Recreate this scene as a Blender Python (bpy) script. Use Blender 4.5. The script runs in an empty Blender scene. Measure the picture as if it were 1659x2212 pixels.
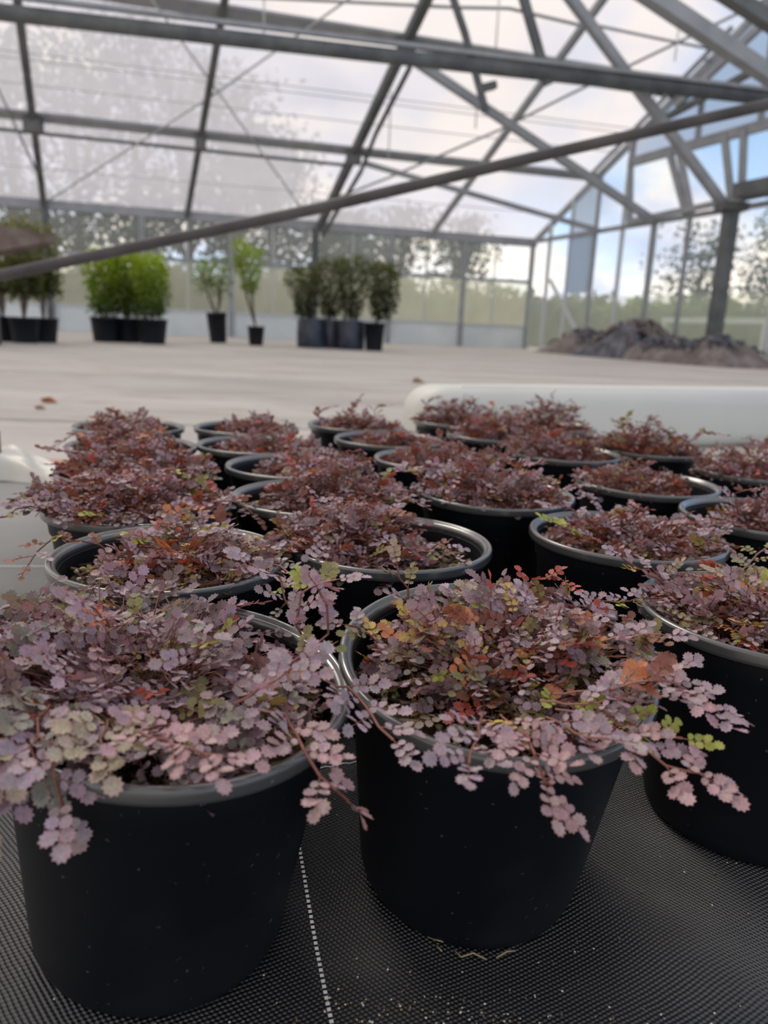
import bpy, math, random
import numpy as np
from mathutils import Vector, Matrix
rng = np.random.default_rng(11)
random.seed(11)
C = bpy.context.scene.collection
scn = bpy.context.scene
D2R = math.pi / 180

# ------------------------------------------------------------------ camera
CAM_Z = 0.412
PITCH, ROLL = 13.454 * D2R, 2.5725 * D2R
f_ = Vector((0, math.cos(PITCH), -math.sin(PITCH)))
u_ = Vector((0, math.sin(PITCH), math.cos(PITCH)))
x_ = Vector((1, 0, 0))
rx = math.cos(ROLL) * x_ + math.sin(ROLL) * u_
ru = -math.sin(ROLL) * x_ + math.cos(ROLL) * u_
camd = bpy.data.cameras.new('camera')
cam = bpy.data.objects.new('camera', camd); C.objects.link(cam)
M = Matrix((rx, ru, -f_)).transposed().to_4x4(); M.translation = Vector((0, 0, CAM_Z))
cam.matrix_world = M
camd.sensor_fit = 'HORIZONTAL'; camd.sensor_width = 36
camd.lens = 36 * 1660 / 1659
camd.clip_start = 0.01; camd.clip_end = 500
camd.dof.use_dof = True
camd.dof.focus_distance = 0.60
camd.dof.aperture_fstop = 8.2
scn.camera = cam
scn.view_settings.view_transform = 'Standard'
scn.view_settings.look = 'None'
scn.view_settings.gamma = 1
scn.view_settings.exposure = 0.0
scn.view_settings.use_curve_mapping = False
try:
    scn.cycles.transparent_max_bounces = 24
    scn.cycles.max_bounces = 10
except Exception: pass

# ------------------------------------------------------------------ node helpers
def mat(name):
    m = bpy.data.materials.new(name); m.use_nodes = True
    nt = m.node_tree
    for n in list(nt.nodes): nt.nodes.remove(n)
    out = nt.nodes.new('ShaderNodeOutputMaterial')
    return m, nt, out
def N(nt, typ, **kw):
    n = nt.nodes.new(typ)
    for k, v in kw.items():
        if k.startswith('i_'):
            key = k[2:].replace('_', ' ')
            n.inputs[int(key) if key.isdigit() else key].default_value = v
        else: setattr(n, k, v)
    return n
def Lk(nt, a, b): nt.links.new(a, b)
def ramp(nt, fac, stops, interp='LINEAR'):
    r = nt.nodes.new('ShaderNodeValToRGB'); r.color_ramp.interpolation = interp
    el = r.color_ramp.elements
    while len(el) < len(stops): el.new(0.5)
    for e, (p, c) in zip(el, stops):
        e.position = p; e.color = (*c, 1) if len(c) == 3 else c
    Lk(nt, fac, r.inputs[0]); return r
def mathn(nt, op, a, b=None, c=None, clamp=False):
    n = nt.nodes.new('ShaderNodeMath'); n.operation = op; n.use_clamp = clamp
    for i, v in enumerate((a, b, c)):
        if v is None: continue
        if isinstance(v, (int, float)): n.inputs[i].default_value = v
        else: Lk(nt, v, n.inputs[i])
    return n.outputs[0]
def mixc(nt, fac, a, b):
    n = nt.nodes.new('ShaderNodeMix'); n.data_type = 'RGBA'
    for s, v in ((0, fac), (6, a), (7, b)):
        if isinstance(v, (int, float)): n.inputs[s].default_value = v
        elif isinstance(v, tuple): n.inputs[s].default_value = (*v, 1)
        else: Lk(nt, v, n.inputs[s])
    return n.outputs[2]

def simple(name, col, rough=0.5, spec=0.5, metal=0.0, noise=None, nscale=5, bump=0.0):
    m, nt, out = mat(name)
    p = N(nt, 'ShaderNodeBsdfPrincipled')
    p.inputs['Base Color'].default_value = (*col, 1)
    p.inputs['Roughness'].default_value = rough
    p.inputs['Specular IOR Level'].default_value = spec
    p.inputs['Metallic'].default_value = metal
    if noise:
        tc = N(nt, 'ShaderNodeTexCoord')
        nz = N(nt, 'ShaderNodeTexNoise', i_Scale=nscale, i_Detail=6.0)
        Lk(nt, tc.outputs['Object'], nz.inputs['Vector'])
        r = ramp(nt, nz.outputs[0], [(0.35, col), (0.65, noise)])
        Lk(nt, r.outputs[0], p.inputs['Base Color'])
        if bump:
            b = N(nt, 'ShaderNodeBump', i_Strength=bump, i_Distance=0.01)
            Lk(nt, nz.outputs[0], b.inputs['Height']); Lk(nt, b.outputs[0], p.inputs['Normal'])
    Lk(nt, p.outputs[0], out.inputs[0])
    return m

# ------------------------------------------------------------------ world: bright broken cloud
w = bpy.data.worlds.new('sky'); scn.world = w; w.use_nodes = True
nt = w.node_tree
for n in list(nt.nodes): nt.nodes.remove(n)
out = N(nt, 'ShaderNodeOutputWorld'); bg = N(nt, 'ShaderNodeBackground')
tc = N(nt, 'ShaderNodeTexCoord')
mp = N(nt, 'ShaderNodeMapping'); mp.inputs['Scale'].default_value = (1, 1, 1.9)
Lk(nt, tc.outputs['Generated'], mp.inputs[0])
nz = N(nt, 'ShaderNodeTexNoise', i_Scale=2.3, i_Detail=7.0, i_Roughness=0.55, i_Distortion=0.3)
Lk(nt, mp.outputs[0], nz.inputs['Vector'])
nz2 = N(nt, 'ShaderNodeTexNoise', i_Scale=5.0, i_Detail=5.0, i_Roughness=0.5)
Lk(nt, mp.outputs[0], nz2.inputs['Vector'])
sep = N(nt, 'ShaderNodeSeparateXYZ'); Lk(nt, tc.outputs['Generated'], sep.inputs[0])
blue = ramp(nt, sep.outputs[2], [(0.0, (0.62, 0.78, 0.95)), (0.25, (0.36, 0.58, 0.90)), (0.8, (0.20, 0.42, 0.80))])
cloud = ramp(nt, nz2.outputs[0], [(0.36, (0.42, 0.46, 0.58)), (0.47, (0.68, 0.68, 0.76)), (0.55, (1.0, 0.89, 0.76)), (0.68, (1.15, 1.02, 0.88))])
# cloud cover: heavy to the left, broken blue to the right
bias = mathn(nt, 'MULTIPLY', mathn(nt, 'MULTIPLY', mathn(nt, 'SUBTRACT', sep.outputs[0], 0.10), 0.85), mathn(nt, 'MULTIPLY', mathn(nt, 'SUBTRACT', sep.outputs[2], 0.07), 9.0, clamp=True))
bias = mathn(nt, 'MULTIPLY', bias, mathn(nt, 'SUBTRACT', 1.0, mathn(nt, 'MULTIPLY', mathn(nt, 'SUBTRACT', sep.outputs[2], 0.34), 6.0, clamp=True)))
cov = mathn(nt, 'SUBTRACT', nz.outputs[0], bias)
covr = ramp(nt, cov, [(0.33, (0, 0, 0)), (0.44, (1, 1, 1))])
sky = mixc(nt, covr.outputs[0], blue.outputs[0], cloud.outputs[0])
glow = mathn(nt, 'MULTIPLY_ADD', mathn(nt, 'SUBTRACT', 1.0, mathn(nt, 'MULTIPLY', sep.outputs[2], 4.5), clamp=True), .75, 1.2)
Lk(nt, sky, bg.inputs[0]); Lk(nt, glow, bg.inputs[1])
Lk(nt, bg.outputs[0], out.inputs[0])
# a weak, veiled sun from the left behind the clouds
sd = bpy.data.lights.new('sun', 'SUN'); sd.energy = 1.6; sd.angle = 0.35; sd.color = (1.0, 0.91, 0.78)
so = bpy.data.objects.new('sun', sd); C.objects.link(so)
so.rotation_euler = Vector((0.30, -0.62, -0.72)).to_track_quat('-Z', 'Y').to_euler()

# ------------------------------------------------------------------ mesh helpers
def link(name, me, m, parent=None, smooth=False):
    o = bpy.data.objects.new(name, me); C.objects.link(o)
    if m is not None: me.materials.append(m)
    if smooth:
        me.polygons.foreach_set('use_smooth', [True] * len(me.polygons))
    if parent is not None: o.parent = parent
    return o
def mesh(verts, faces):
    me = bpy.data.meshes.new('m'); me.from_pydata([tuple(v) for v in verts], [], [tuple(f) for f in faces]); me.update()
    return me
def npmesh(V, Fc, n, cols=None):
    """V (k,3), Fc (m,n) fixed size polygons, cols per vertex (k,3)"""
    me = bpy.data.meshes.new('m')
    V = np.ascontiguousarray(V, np.float32); Fc = np.ascontiguousarray(Fc, np.int32)
    me.vertices.add(len(V)); me.vertices.foreach_set('co', V.ravel())
    me.loops.add(Fc.size); me.loops.foreach_set('vertex_index', Fc.ravel())
    me.polygons.add(len(Fc)); me.polygons.foreach_set('loop_start', np.arange(len(Fc), dtype=np.int32) * n)
    me.polygons.foreach_set('loop_total', np.full(len(Fc), n, np.int32))
    if cols is not None:
        a = me.color_attributes.new('tint', 'FLOAT_COLOR', 'POINT')
        c4 = np.ones((len(V), 4), np.float32); c4[:, :3] = cols
        a.data.foreach_set('color', c4.ravel())
    me.update(); me.validate()
    return me
def tag(o, label=None, cat=None, group=None, kind=None):
    if label: o['label'] = label
    if cat: o['category'] = cat
    if group: o['group'] = group
    if kind: o['kind'] = kind
    return o
def empty(name, loc=(0, 0, 0)):
    o = bpy.data.objects.new(name, None); C.objects.link(o); o.location = loc; o.empty_display_size = 0.05
    return o
class MB:
    def __init__(s): s.v = []; s.f = []
    def box(s, c, sx, sy, sz, M3=None):
        b = len(s.v)
        for dx in (-.5, .5):
            for dy in (-.5, .5):
                for dz in (-.5, .5):
                    p = Vector((dx * sx, dy * sy, dz * sz))
                    if M3: p = M3 @ p
                    s.v.append(Vector(c) + p)
        for q in ((0, 1, 3, 2), (4, 6, 7, 5), (0, 4, 5, 1), (2, 3, 7, 6), (0, 2, 6, 4), (1, 5, 7, 3)):
            s.f.append([b + i for i in q])
    def bar(s, p, q, wd, ht, up=Vector((0, 0, 1))):
        """rectangular bar from p to q; ht along up, wd across"""
        p = Vector(p); q = Vector(q); d = (q - p).normalized()
        if abs(d.dot(up)) > .99: up = Vector((0, 1, 0))
        sd_ = d.cross(up).normalized(); up2 = sd_.cross(d).normalized()
        b = len(s.v)
        for e in (p, q):
            for a, c in ((-1, -1), (1, -1), (1, 1), (-1, 1)):
                s.v.append(e + sd_ * a * wd / 2 + up2 * c * ht / 2)
        for i in range(4):
            s.f.append([b + i, b + (i + 1) % 4, b + 4 + (i + 1) % 4, b + 4 + i])
        s.f.append([b + 3, b + 2, b + 1, b]); s.f.append([b + 4, b + 5, b + 6, b + 7])
    def tube(s, pts, r, n=10):
        pts = [Vector(p) for p in pts]; b = len(s.v); rr = r if isinstance(r, (list, tuple)) else [r] * len(pts)
        for i, p in enumerate(pts):
            d = (pts[min(i + 1, len(pts) - 1)] - pts[max(i - 1, 0)]).normalized()
            up = Vector((0, 0, 1)) if abs(d.z) < .95 else Vector((0, 1, 0))
            a = d.cross(up).normalized(); c = a.cross(d)
            for k in range(n):
                t = 2 * math.pi * k / n; s.v.append(p + (a * math.cos(t) + c * math.sin(t)) * rr[i])
        for i in range(len(pts) - 1):
            for k in range(n):
                s.f.append([b + i * n + k, b + i * n + (k + 1) % n, b + (i + 1) * n + (k + 1) % n, b + (i + 1) * n + k])
        s.f.append([b + k for k in range(n)][::-1]); e = b + (len(pts) - 1) * n; s.f.append([e + k for k in range(n)])
    def lathe(s, prof, n=96, close=False):
        b = len(s.v); m = len(prof)
        for k in range(n):
            t = 2 * math.pi * k / n
            for r, z in prof: s.v.append(Vector((r * math.cos(t), r * math.sin(t), z)))
        for k in range(n):
            k2 = (k + 1) % n
            for i in range(m - 1 + (1 if close else 0)):
                i2 = (i + 1) % m
                s.f.append([b + k * m + i, b + k2 * m + i, b + k2 * m + i2, b + k * m + i2])
    def build(s, name, m, parent=None, smooth=False): return link(name, mesh(s.v, s.f), m, parent, smooth)

# ------------------------------------------------------------------ terrain under the nearest pots
BUMPS = [((-0.144, 0.456), 4.0, 5.5, .13), ((0.077, 0.529), 8.6, 1.8, .12)]
def ground(x, y):
    h = 0.0
    for (cx, cy), ty, tx, s in BUMPS:
        w_ = math.exp(-(((x - cx) ** 2 + (y - cy) ** 2) / (s * s)) ** 1.6)
        h += w_ * ((y - cy) * math.tan(ty * D2R) - (x - cx) * math.tan(tx * D2R))
    d = (x - .235) * .8 + (y - .43) * .6
    h += .007 * math.exp(-(d / .035) ** 2) * math.exp(-((x - .27) ** 2 + (y - .42) ** 2) / .02)
    h += .004 * math.exp(-((x - .16) ** 2 + (y - .36) ** 2) / .0012)
    # long loose wrinkles on the left and between the rows
    a = math.exp(-((x + .62) / .22) ** 2)
    h += .004 * a * math.sin(y * 23 + x * 5) * (0.5 + .5 * math.sin(y * 7))
    return h

# ------------------------------------------------------------------ materials
# woven ground cover fabric
m_fab, nt, out = mat('woven_fabric')
tc = N(nt, 'ShaderNodeTexCoord'); mp = N(nt, 'ShaderNodeMapping'); mp.inputs['Rotation'].default_value = (0, 0, 0.14)
Lk(nt, tc.outputs['Object'], mp.inputs[0])
dist = N(nt, 'ShaderNodeTexNoise', i_Scale=60.0, i_Detail=2.0)
Lk(nt, mp.outputs[0], dist.inputs['Vector'])
vadd = N(nt, 'ShaderNodeVectorMath', operation='MULTIPLY_ADD'); Lk(nt, dist.outputs['Color'], vadd.inputs[0])
vadd.inputs[1].default_value = (.0016, .0016, 0); Lk(nt, mp.outputs[0], vadd.inputs[2])
sp = N(nt, 'ShaderNodeSeparateXYZ'); Lk(nt, vadd.outputs[0], sp.inputs[0])
sx = mathn(nt, 'SINE', mathn(nt, 'MULTIPLY', sp.outputs[0], 2 * math.pi / .0052))
sy = mathn(nt, 'SINE', mathn(nt, 'MULTIPLY', sp.outputs[1], 2 * math.pi / .0040))
pr = mathn(nt, 'MULTIPLY', sx, sy)
knot = mathn(nt, 'MULTIPLY_ADD', pr, .5, .5)
big = N(nt, 'ShaderNodeTexNoise', i_Scale=5.5, i_Detail=4.0); Lk(nt, tc.outputs['Object'], big.inputs['Vector'])
big2 = N(nt, 'ShaderNodeTexNoise', i_Scale=3.0, i_Detail=5.0); Lk(nt, tc.outputs['Object'], big2.inputs['Vector'])
fine = N(nt, 'ShaderNodeTexNoise', i_Scale=420.0, i_Detail=2.0); Lk(nt, tc.outputs['Object'], fine.inputs['Vector'])
kn = ramp(nt, knot, [(0.30, (.004, .0042, .005)), (0.80, (.048, .049, .053))])
dust = mathn(nt, 'MULTIPLY', mathn(nt, 'SUBTRACT', big.outputs[0], .45, clamp=True), 0.6)
spo = N(nt, 'ShaderNodeSeparateXYZ'); Lk(nt, tc.outputs['Object'], spo.inputs[0])
far = mathn(nt, 'MULTIPLY', mathn(nt, 'ADD', mathn(nt, 'SUBTRACT', spo.outputs[1], .78), mathn(nt, 'MULTIPLY', mathn(nt, 'ADD', spo.outputs[0], .3), -.55)), 1.0, clamp=True)  # paler far off and leftward: grazing sky sheen put into the colour
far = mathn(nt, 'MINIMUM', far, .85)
dust_sheen = mathn(nt, 'ADD', dust, far, clamp=True)
colr = mixc(nt, dust_sheen, kn.outputs[0], (.30, .295, .29))
spk = ramp(nt, fine.outputs[0], [(.735, (0, 0, 0)), (.76, (1, 1, 1))])
spk2 = mathn(nt, 'MULTIPLY', spk.outputs[0], ramp(nt, big2.outputs[0], [(.50, (0, 0, 0)), (.62, (1, 1, 1))]).outputs[0])
colr2 = mixc(nt, spk2, colr, (.50, .46, .36))
p = N(nt, 'ShaderNodeBsdfPrincipled'); Lk(nt, colr2, p.inputs['Base Color'])
p.inputs['Roughness'].default_value = .36; p.inputs['Specular IOR Level'].default_value = .65
bmp = N(nt, 'ShaderNodeBump', i_Strength=.75, i_Distance=.0011); Lk(nt, pr, bmp.inputs['Height']); Lk(nt, bmp.outputs[0], p.inputs['Normal'])
Lk(nt, p.outputs[0], out.inputs[0])

# dusty floor
m_floor, nt, out = mat('dusty_floor')
tc = N(nt, 'ShaderNodeTexCoord'); mp = N(nt, 'ShaderNodeMapping'); mp.inputs['Rotation'].default_value = (0, 0, -.27); mp.inputs['Scale'].default_value = (.45, 1.3, 1)
Lk(nt, tc.outputs['Object'], mp.inputs[0])
a = N(nt, 'ShaderNodeTexNoise', i_Scale=1.1, i_Detail=8.0, i_Roughness=.6); Lk(nt, mp.outputs[0], a.inputs['Vector'])
b = N(nt, 'ShaderNodeTexNoise', i_Scale=5.0, i_Detail=6.0, i_Roughness=.65); Lk(nt, mp.outputs[0], b.inputs['Vector'])
base = ramp(nt, a.outputs[0], [(.32, (.38, .36, .335)), (.5, (.48, .445, .405)), (.68, (.58, .54, .49))])
br = ramp(nt, b.outputs[0], [(.53, (0, 0, 0)), (.68, (.7, .7, .7))])
c1 = mixc(nt, br.outputs[0], base.outputs[0], (.33, .25, .19))
sp = N(nt, 'ShaderNodeSeparateXYZ'); Lk(nt, mp.outputs[0], sp.inputs[0])
# overlap seams of the sheets
sm = mathn(nt, 'ABSOLUTE', mathn(nt, 'SUBTRACT', mathn(nt, 'FRACT', mathn(nt, 'MULTIPLY_ADD', sp.outputs[1], .30, .32)), .5))
seam = ramp(nt, sm, [(.004, (.8, .8, .8)), (.014, (0, 0, 0))])
c2 = mixc(nt, seam.outputs[0], c1, (.17, .17, .17))
p = N(nt, 'ShaderNodeBsdfPrincipled'); Lk(nt, c2, p.inputs['Base Color']); p.inputs['Roughness'].default_value = .75
p.inputs['Specular IOR Level'].default_value = .3
Lk(nt, p.outputs[0], out.inputs[0])

# black pot plastic
def plastic(name, col, rough, dustamt):
    m, nt, out = mat(name)
    tc = N(nt, 'ShaderNodeTexCoord')
    s1 = N(nt, 'ShaderNodeTexNoise', i_Scale=170.0, i_Detail=3.0); Lk(nt, tc.outputs['Object'], s1.inputs['Vector'])
    s2 = N(nt, 'ShaderNodeTexNoise', i_Scale=9.0, i_Detail=3.0); Lk(nt, tc.outputs['Object'], s2.inputs['Vector'])
    k = mathn(nt, 'MULTIPLY', ramp(nt, s1.outputs[0], [(.70, (0, 0, 0)), (.76, (1, 1, 1))]).outputs[0], dustamt)
    k2 = mathn(nt, 'MULTIPLY', mathn(nt, 'SUBTRACT', s2.outputs[0], .5, clamp=True), .05 + .25 * dustamt)
    c = mixc(nt, mathn(nt, 'ADD', k, k2, clamp=True), col, (.34, .34, .33))
    p = N(nt, 'ShaderNodeBsdfPrincipled'); Lk(nt, c, p.inputs['Base Color'])
    rg = mathn(nt, 'MULTIPLY_ADD', s2.outputs[0], .15, rough - .07); Lk(nt, rg, p.inputs['Roughness'])
    p.inputs['Specular IOR Level'].default_value = .30 if rough > .4 else .6
    if rough < .4:
        p.inputs['Coat Weight'].default_value = .8; p.inputs['Coat Roughness'].default_value = .16
    Lk(nt, p.outputs[0], out.inputs[0]); return m
m_pot = plastic('black_pot_plastic', (.0032, .0044, .0075), .50, .22)
m_rim = plastic('black_rim_plastic', (.055, .056, .057), .28, .40)  # same plastic as the pot, base paled for sky sheen and dusty wear
m_bgpot = plastic('dark_pot_plastic', (.005, .007, .012), .5, .03)

m_soil = simple('potting_mix', (.020, .013, .009), .95, .2, noise=(.075, .05, .032), nscale=120, bump=.8)
def attrmat(name, trans=.35, rough=.45, spec=.35, vein=0.0):
    m, nt, out = mat(name)
    at = N(nt, 'ShaderNodeAttribute', attribute_name='tint')
    p = N(nt, 'ShaderNodeBsdfPrincipled'); p.inputs['Roughness'].default_value = rough; p.inputs['Specular IOR Level'].default_value = spec
    tcc = N(nt, 'ShaderNodeTexCoord'); nn_ = N(nt, 'ShaderNodeTexNoise', i_Scale=620.0, i_Detail=3.0); Lk(nt, tcc.outputs['Object'], nn_.inputs['Vector'])
    vv = N(nt, 'ShaderNodeHueSaturation'); Lk(nt, at.outputs[0], vv.inputs['Color']); Lk(nt, mathn(nt, 'MULTIPLY_ADD', nn_.outputs[0], 1.1, .45), vv.inputs['Value'])
    Lk(nt, vv.outputs[0], p.inputs['Base Color'])
    bp = N(nt, 'ShaderNodeBump', i_Strength=.5, i_Distance=.0006); Lk(nt, nn_.outputs[0], bp.inputs['Height']); Lk(nt, bp.outputs[0], p.inputs['Normal'])
    if trans:
        tr = N(nt, 'ShaderNodeBsdfTranslucent')
        hs = N(nt, 'ShaderNodeHueSaturation'); hs.inputs['Saturation'].default_value = 1.9; hs.inputs['Value'].default_value = 1.1
        Lk(nt, at.outputs[0], hs.inputs['Color'])
        wm = mixc(nt, .45, hs.outputs[0], (.42, .12, .05)) if trans < .45 else hs.outputs[0]
        Lk(nt, wm, tr.inputs[0])
        mx = N(nt, 'ShaderNodeMixShader'); mx.inputs[0].default_value = trans
        Lk(nt, p.outputs[0], mx.inputs[1]); Lk(nt, tr.outputs[0], mx.inputs[2]); Lk(nt, mx.outputs[0], out.inputs[0])
    else: Lk(nt, p.outputs[0], out.inputs[0])
    return m
m_leaf = attrmat('bronze_leaf', .28, .5, .4)
m_stem = simple('red_stem', (.20, .075, .055), .5, .4)
m_chip = attrmat('bark_and_grit', 0, .85, .2)
m_green = attrmat('shrub_leaf', .5, .5, .4)
m_wood = simple('branch_bark', (.13, .10, .075), .9, .2)

m_steel = simple('galvanised_steel', (.27, .285, .31), .6, .4, 0.1, noise=(.34, .35, .37), nscale=3)  # steel greys lifted, background glare haze put into the colour
m_steeld = simple('dark_steel', (.085, .09, .10), .6, .4, 0.1, noise=(.14, .15, .15), nscale=3)
m_alu = simple('pale_aluminium', (.52, .54, .55), .6, .4, 0.0)
m_pipe = simple('weathered_pipe', (.050, .045, .048), .55, .4, .0, noise=(.095, .085, .085), nscale=4)

# translucent roof film
def film(name, clear, col, trcol):
    m, nt, out = mat(name)
    tc = N(nt, 'ShaderNodeTexCoord')
    mp = N(nt, 'ShaderNodeMapping'); mp.inputs['Scale'].default_value = (1.2, .5, .5); Lk(nt, tc.outputs['Object'], mp.inputs[0])
    nz = N(nt, 'ShaderNodeTexNoise', i_Scale=1.6, i_Detail=4.0); Lk(nt, mp.outputs[0], nz.inputs['Vector'])
    fac = mathn(nt, 'MULTIPLY_ADD', nz.outputs[0], .16, 1 - clear - .08)
    t = N(nt, 'ShaderNodeBsdfTransparent'); t.inputs[0].default_value = (*trcol, 1)
    l = N(nt, 'ShaderNodeBsdfTranslucent'); l.inputs[0].default_value = (*col, 1)
    mx = N(nt, 'ShaderNodeMixShader'); Lk(nt, fac, mx.inputs[0]); Lk(nt, t.outputs[0], mx.inputs[1]); Lk(nt, l.outputs[0], mx.inputs[2])
    gl = N(nt, 'ShaderNodeBsdfGlossy'); gl.inputs['Roughness'].default_value = .3
    mg = N(nt, 'ShaderNodeMixShader'); mg.inputs[0].default_value = .04
    Lk(nt, mx.outputs[0], mg.inputs[1]); Lk(nt, gl.outputs[0], mg.inputs[2]); Lk(nt, mg.outputs[0], out.inputs[0])
    return m
m_film = film('roof_film', .36, (.69, .685, .73), (.93, .92, .93))
m_glass = film('window_glass', .80, (.85, .88, .86), (.97, .99, 1))
m_haze = film('dirty_glass', .48, (.74, .75, .62), (.95, .98, .92))
m_sheet = film('white_sheet', .10, (.75, .80, .86), (.9, .9, .95))
m_board = simple('white_board', (.62, .67, .68), .6, .3, noise=(.72, .76, .76), nscale=1.5)

# ------------------------------------------------------------------ greenhouse frame of reference
K = Vector((3.9, 23.25, 0)); e1 = Vector((-.964, -.265, 0)).normalized(); e2 = Vector((.358, -.934, 0)).normalized(); ZZ = Vector((0, 0, 1))
def G(a, b, z): return K + a * e1 + b * e2 + z * ZZ
SL = .47
def R(a, b, off=0.0): return G(a, b, 3.0 + SL * b + off)
nroof = e1.cross(e2 + SL * ZZ).normalized()
if nroof.z < 0: nroof = -nroof

# floor
me = mesh([(-40, -4, 0), (40, -4, 0), (40, 60, 0), (-40, 60, 0)], [(0, 1, 2, 3)])
S = lambda o: tag(o, kind='structure')
P0 = [G(17, 0, 0), G(0, 0, 0), G(0, 27, 0), G(17, 27, 0)]
X_ = [-30, -1.7, -1.6, 2.1, 2.2, 14]; Y_ = [-3, .14, .2, 1.5, 1.6, 32]
V = [(x, y, -.035 if (2 <= i <= 3 and 2 <= j <= 3) else 0) for i, x in enumerate(X_) for j, y in enumerate(Y_)]
fl = S(link('floor', mesh(V, [(i * 6 + j, (i + 1) * 6 + j, (i + 1) * 6 + j + 1, i * 6 + j + 1) for i in range(5) for j in range(5)]), m_floor))
# outside ground
m_grass = simple('outside_grass', (.10, .16, .05), .9, .2, noise=(.20, .25, .09), nscale=.6)
og = tag(link('ground_outside', mesh([(-80, -30, -.06), (90, -30, -.06), (90, 120, -.06), (-80, 120, -.06)], [(0, 1, 2, 3)]), m_grass), kind='structure')

# near sheet of woven fabric (a real sheet with thickness, follows the humps)
nx, ny = 210, 190
xs = np.concatenate([np.linspace(-1.9, -.5, 30)[:-1], np.linspace(-.5, .75, 150), np.linspace(.75, 2.4, 32)[1:]]); nx = len(xs)
V = []; Fq = []
for i, x in enumerate(xs):
    y1 = 1.84 + .17 * (x + .9)
    for j in range(ny):
        y = .12 + (y1 - .12) * (j / (ny - 1)) ** 1.5
        V.append((x, y, .006 + ground(x, y)))
for i in range(nx - 1):
    for j in range(ny - 1):
        q = i * ny + j; Fq.append((q, q + ny, q + ny + 1, q + 1))
edge = [i * ny + ny - 1 for i in range(nx)]
b0 = len(V)
for i in edge: V.append((V[i][0], V[i][1] + .002, 0.0005))
for k in range(nx - 1): Fq.append((edge[k], edge[k + 1], b0 + k + 1, b0 + k))
fab = link('ground_cover_fabric', mesh(V, Fq), m_fab, smooth=True)
tag(fab, 'black woven ground cover fabric under the pots of purple leaved plants', 'ground cover fabric')

# dashed white tracer thread + plain threads, woven into the fabric
m_white = simple('white_thread', (.72, .72, .70), .6, .3)
def onfab(x, y, dz=.0068): return Vector((x, y, ground(x, y) + dz))
tb = MB(); p0 = Vector((-.062, .56)); p1 = Vector((-.008, .34)); Ln = (p1 - p0).length; nseg = int(Ln / .0047)
dv = (p1 - p0).normalized(); nv = Vector((dv.y, -dv.x))
for k in range(nseg):
    c = p0 + dv * (k * .0047); b = len(tb.v)
    for s_, t_ in ((-1, 0), (1, 0), (1, 1), (-1, 1)):
        q = c + nv * s_ * .00125 + dv * t_ * .0028
        tb.v.append(onfab(q.x, q.y, .0072))
    tb.f.append([b, b + 1, b + 2, b + 3])
tb.build('dashed_marker_thread', m_white, fab)
tb = MB()
for (xa, ya, xb, yb) in ((-.05, .645, -.005, .662), (-.42, .562, -.285, .573), (-.86, 1.19, -.50, 1.205), (-.78, 1.62, -.52, 1.64)):
    pts = [onfab(xa + (xb - xa) * t / 8, ya + (yb - ya) * t / 8 + .0015 * math.sin(t * 2.1)) for t in range(9)]
    tb = MB(); tb.tube(pts, .0007 if ya < 1 else .0014, 5)
    tb.build('loose_white_thread', m_white, fab)

# ------------------------------------------------------------------ walls of the greenhouse
# side wall: white boards, hazy lower glass, clear upper glass
def quad(name, pts, m, parent=None): return link(name, mesh(pts, [(0, 1, 2, 3)]), m, parent)
def slab(name, a0, b0_, a1, b1_, z0, z1, th, m, parent=None):
    mb = MB(); P = G(a0, b0_, (z0 + z1) / 2); Q = G(a1, b1_, (z0 + z1) / 2); mb.bar(P, Q, th, z1 - z0)
    return mb.build(name, m, parent)
wl = S(slab('wall_side', -.03, 0, 16.5, 0, 0, .62, .05, m_board))
posts_a = [0, 2.05, 4.2, 6.3, 8.5, 10.7, 12.93, 15.2]
k = 1
for i in range(len(posts_a) - 1):
    a0, a1 = posts_a[i], posts_a[i + 1]
    wi = S(quad('window_%d' % k, [G(a0, 0, .64), G(a1, 0, .64), G(a1, 0, 1.86), G(a0, 0, 1.86)], m_haze)); k += 1
    wi = S(quad('window_%d' % k, [G(a0, 0, 1.9), G(a1, 0, 1.9), G(a1, 0, 2.86), G(a0, 0, 2.86)], m_glass)); k += 1
# end wall glazing
mull = [0, .98, 1.98, 3.07, 4.15, 5.28, 6.4, 7.7, 8.9, 10.1, 11.3]
for i in range(len(mull) - 1):
    b0_, b1_ = mull[i], mull[i + 1]
    S(quad('window_%d' % k, [G(0, b0_, .12), G(0, b1_, .12), G(0, b1_, 1.4), G(0, b0_, 1.4)], m_haze)); k += 1
    if i == 2: sheetb = (b0_, b1_)
    S(quad('window_%d' % k, [G(0, b0_, 1.4), G(0, b1_, 1.4), G(0, b1_, 3), G(0, b0_, 3)], m_glass)); k += 1
    zt0, zt1 = 3 + SL * b0_, 3 + SL * b1_
    if b0_ < 4.1:
        S(quad('window_%d' % k, [G(0, b0_, 3), G(0, b1_, 3), G(0, b1_, zt1), G(0, b0_, zt0)], m_sheet if i == 2 else m_glass)); k += 1
    else:
        S(quad('window_%d' % k, [G(0, b0_, 3), G(0, b1_, 3), G(0, b1_, 4.4), G(0, b0_, 4.4)], m_glass)); k += 1
        S(quad('window_%d' % k, [G(0, b0_, 4.4), G(0, b1_, 4.4), G(0, b1_, zt1), G(0, b0_, zt0)], m_film)); k += 1
o = slab('hanging_sheet', -.06, sheetb[0] + .05, -.06, sheetb[1] - .03, 1.5, 2.95, .01, m_sheet)
mb = MB(); mb.bar(G(.06, sheetb[0] + .05, 2.22), G(.06, sheetb[1] - .03, 2.22), .012, 1.42)
bpy.data.objects.remove(o); o = mb.build('hanging_sheet', m_sheet)
tag(o, 'pale translucent sheet filling one pane of the far end wall near its corner', 'plastic sheet')
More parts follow.
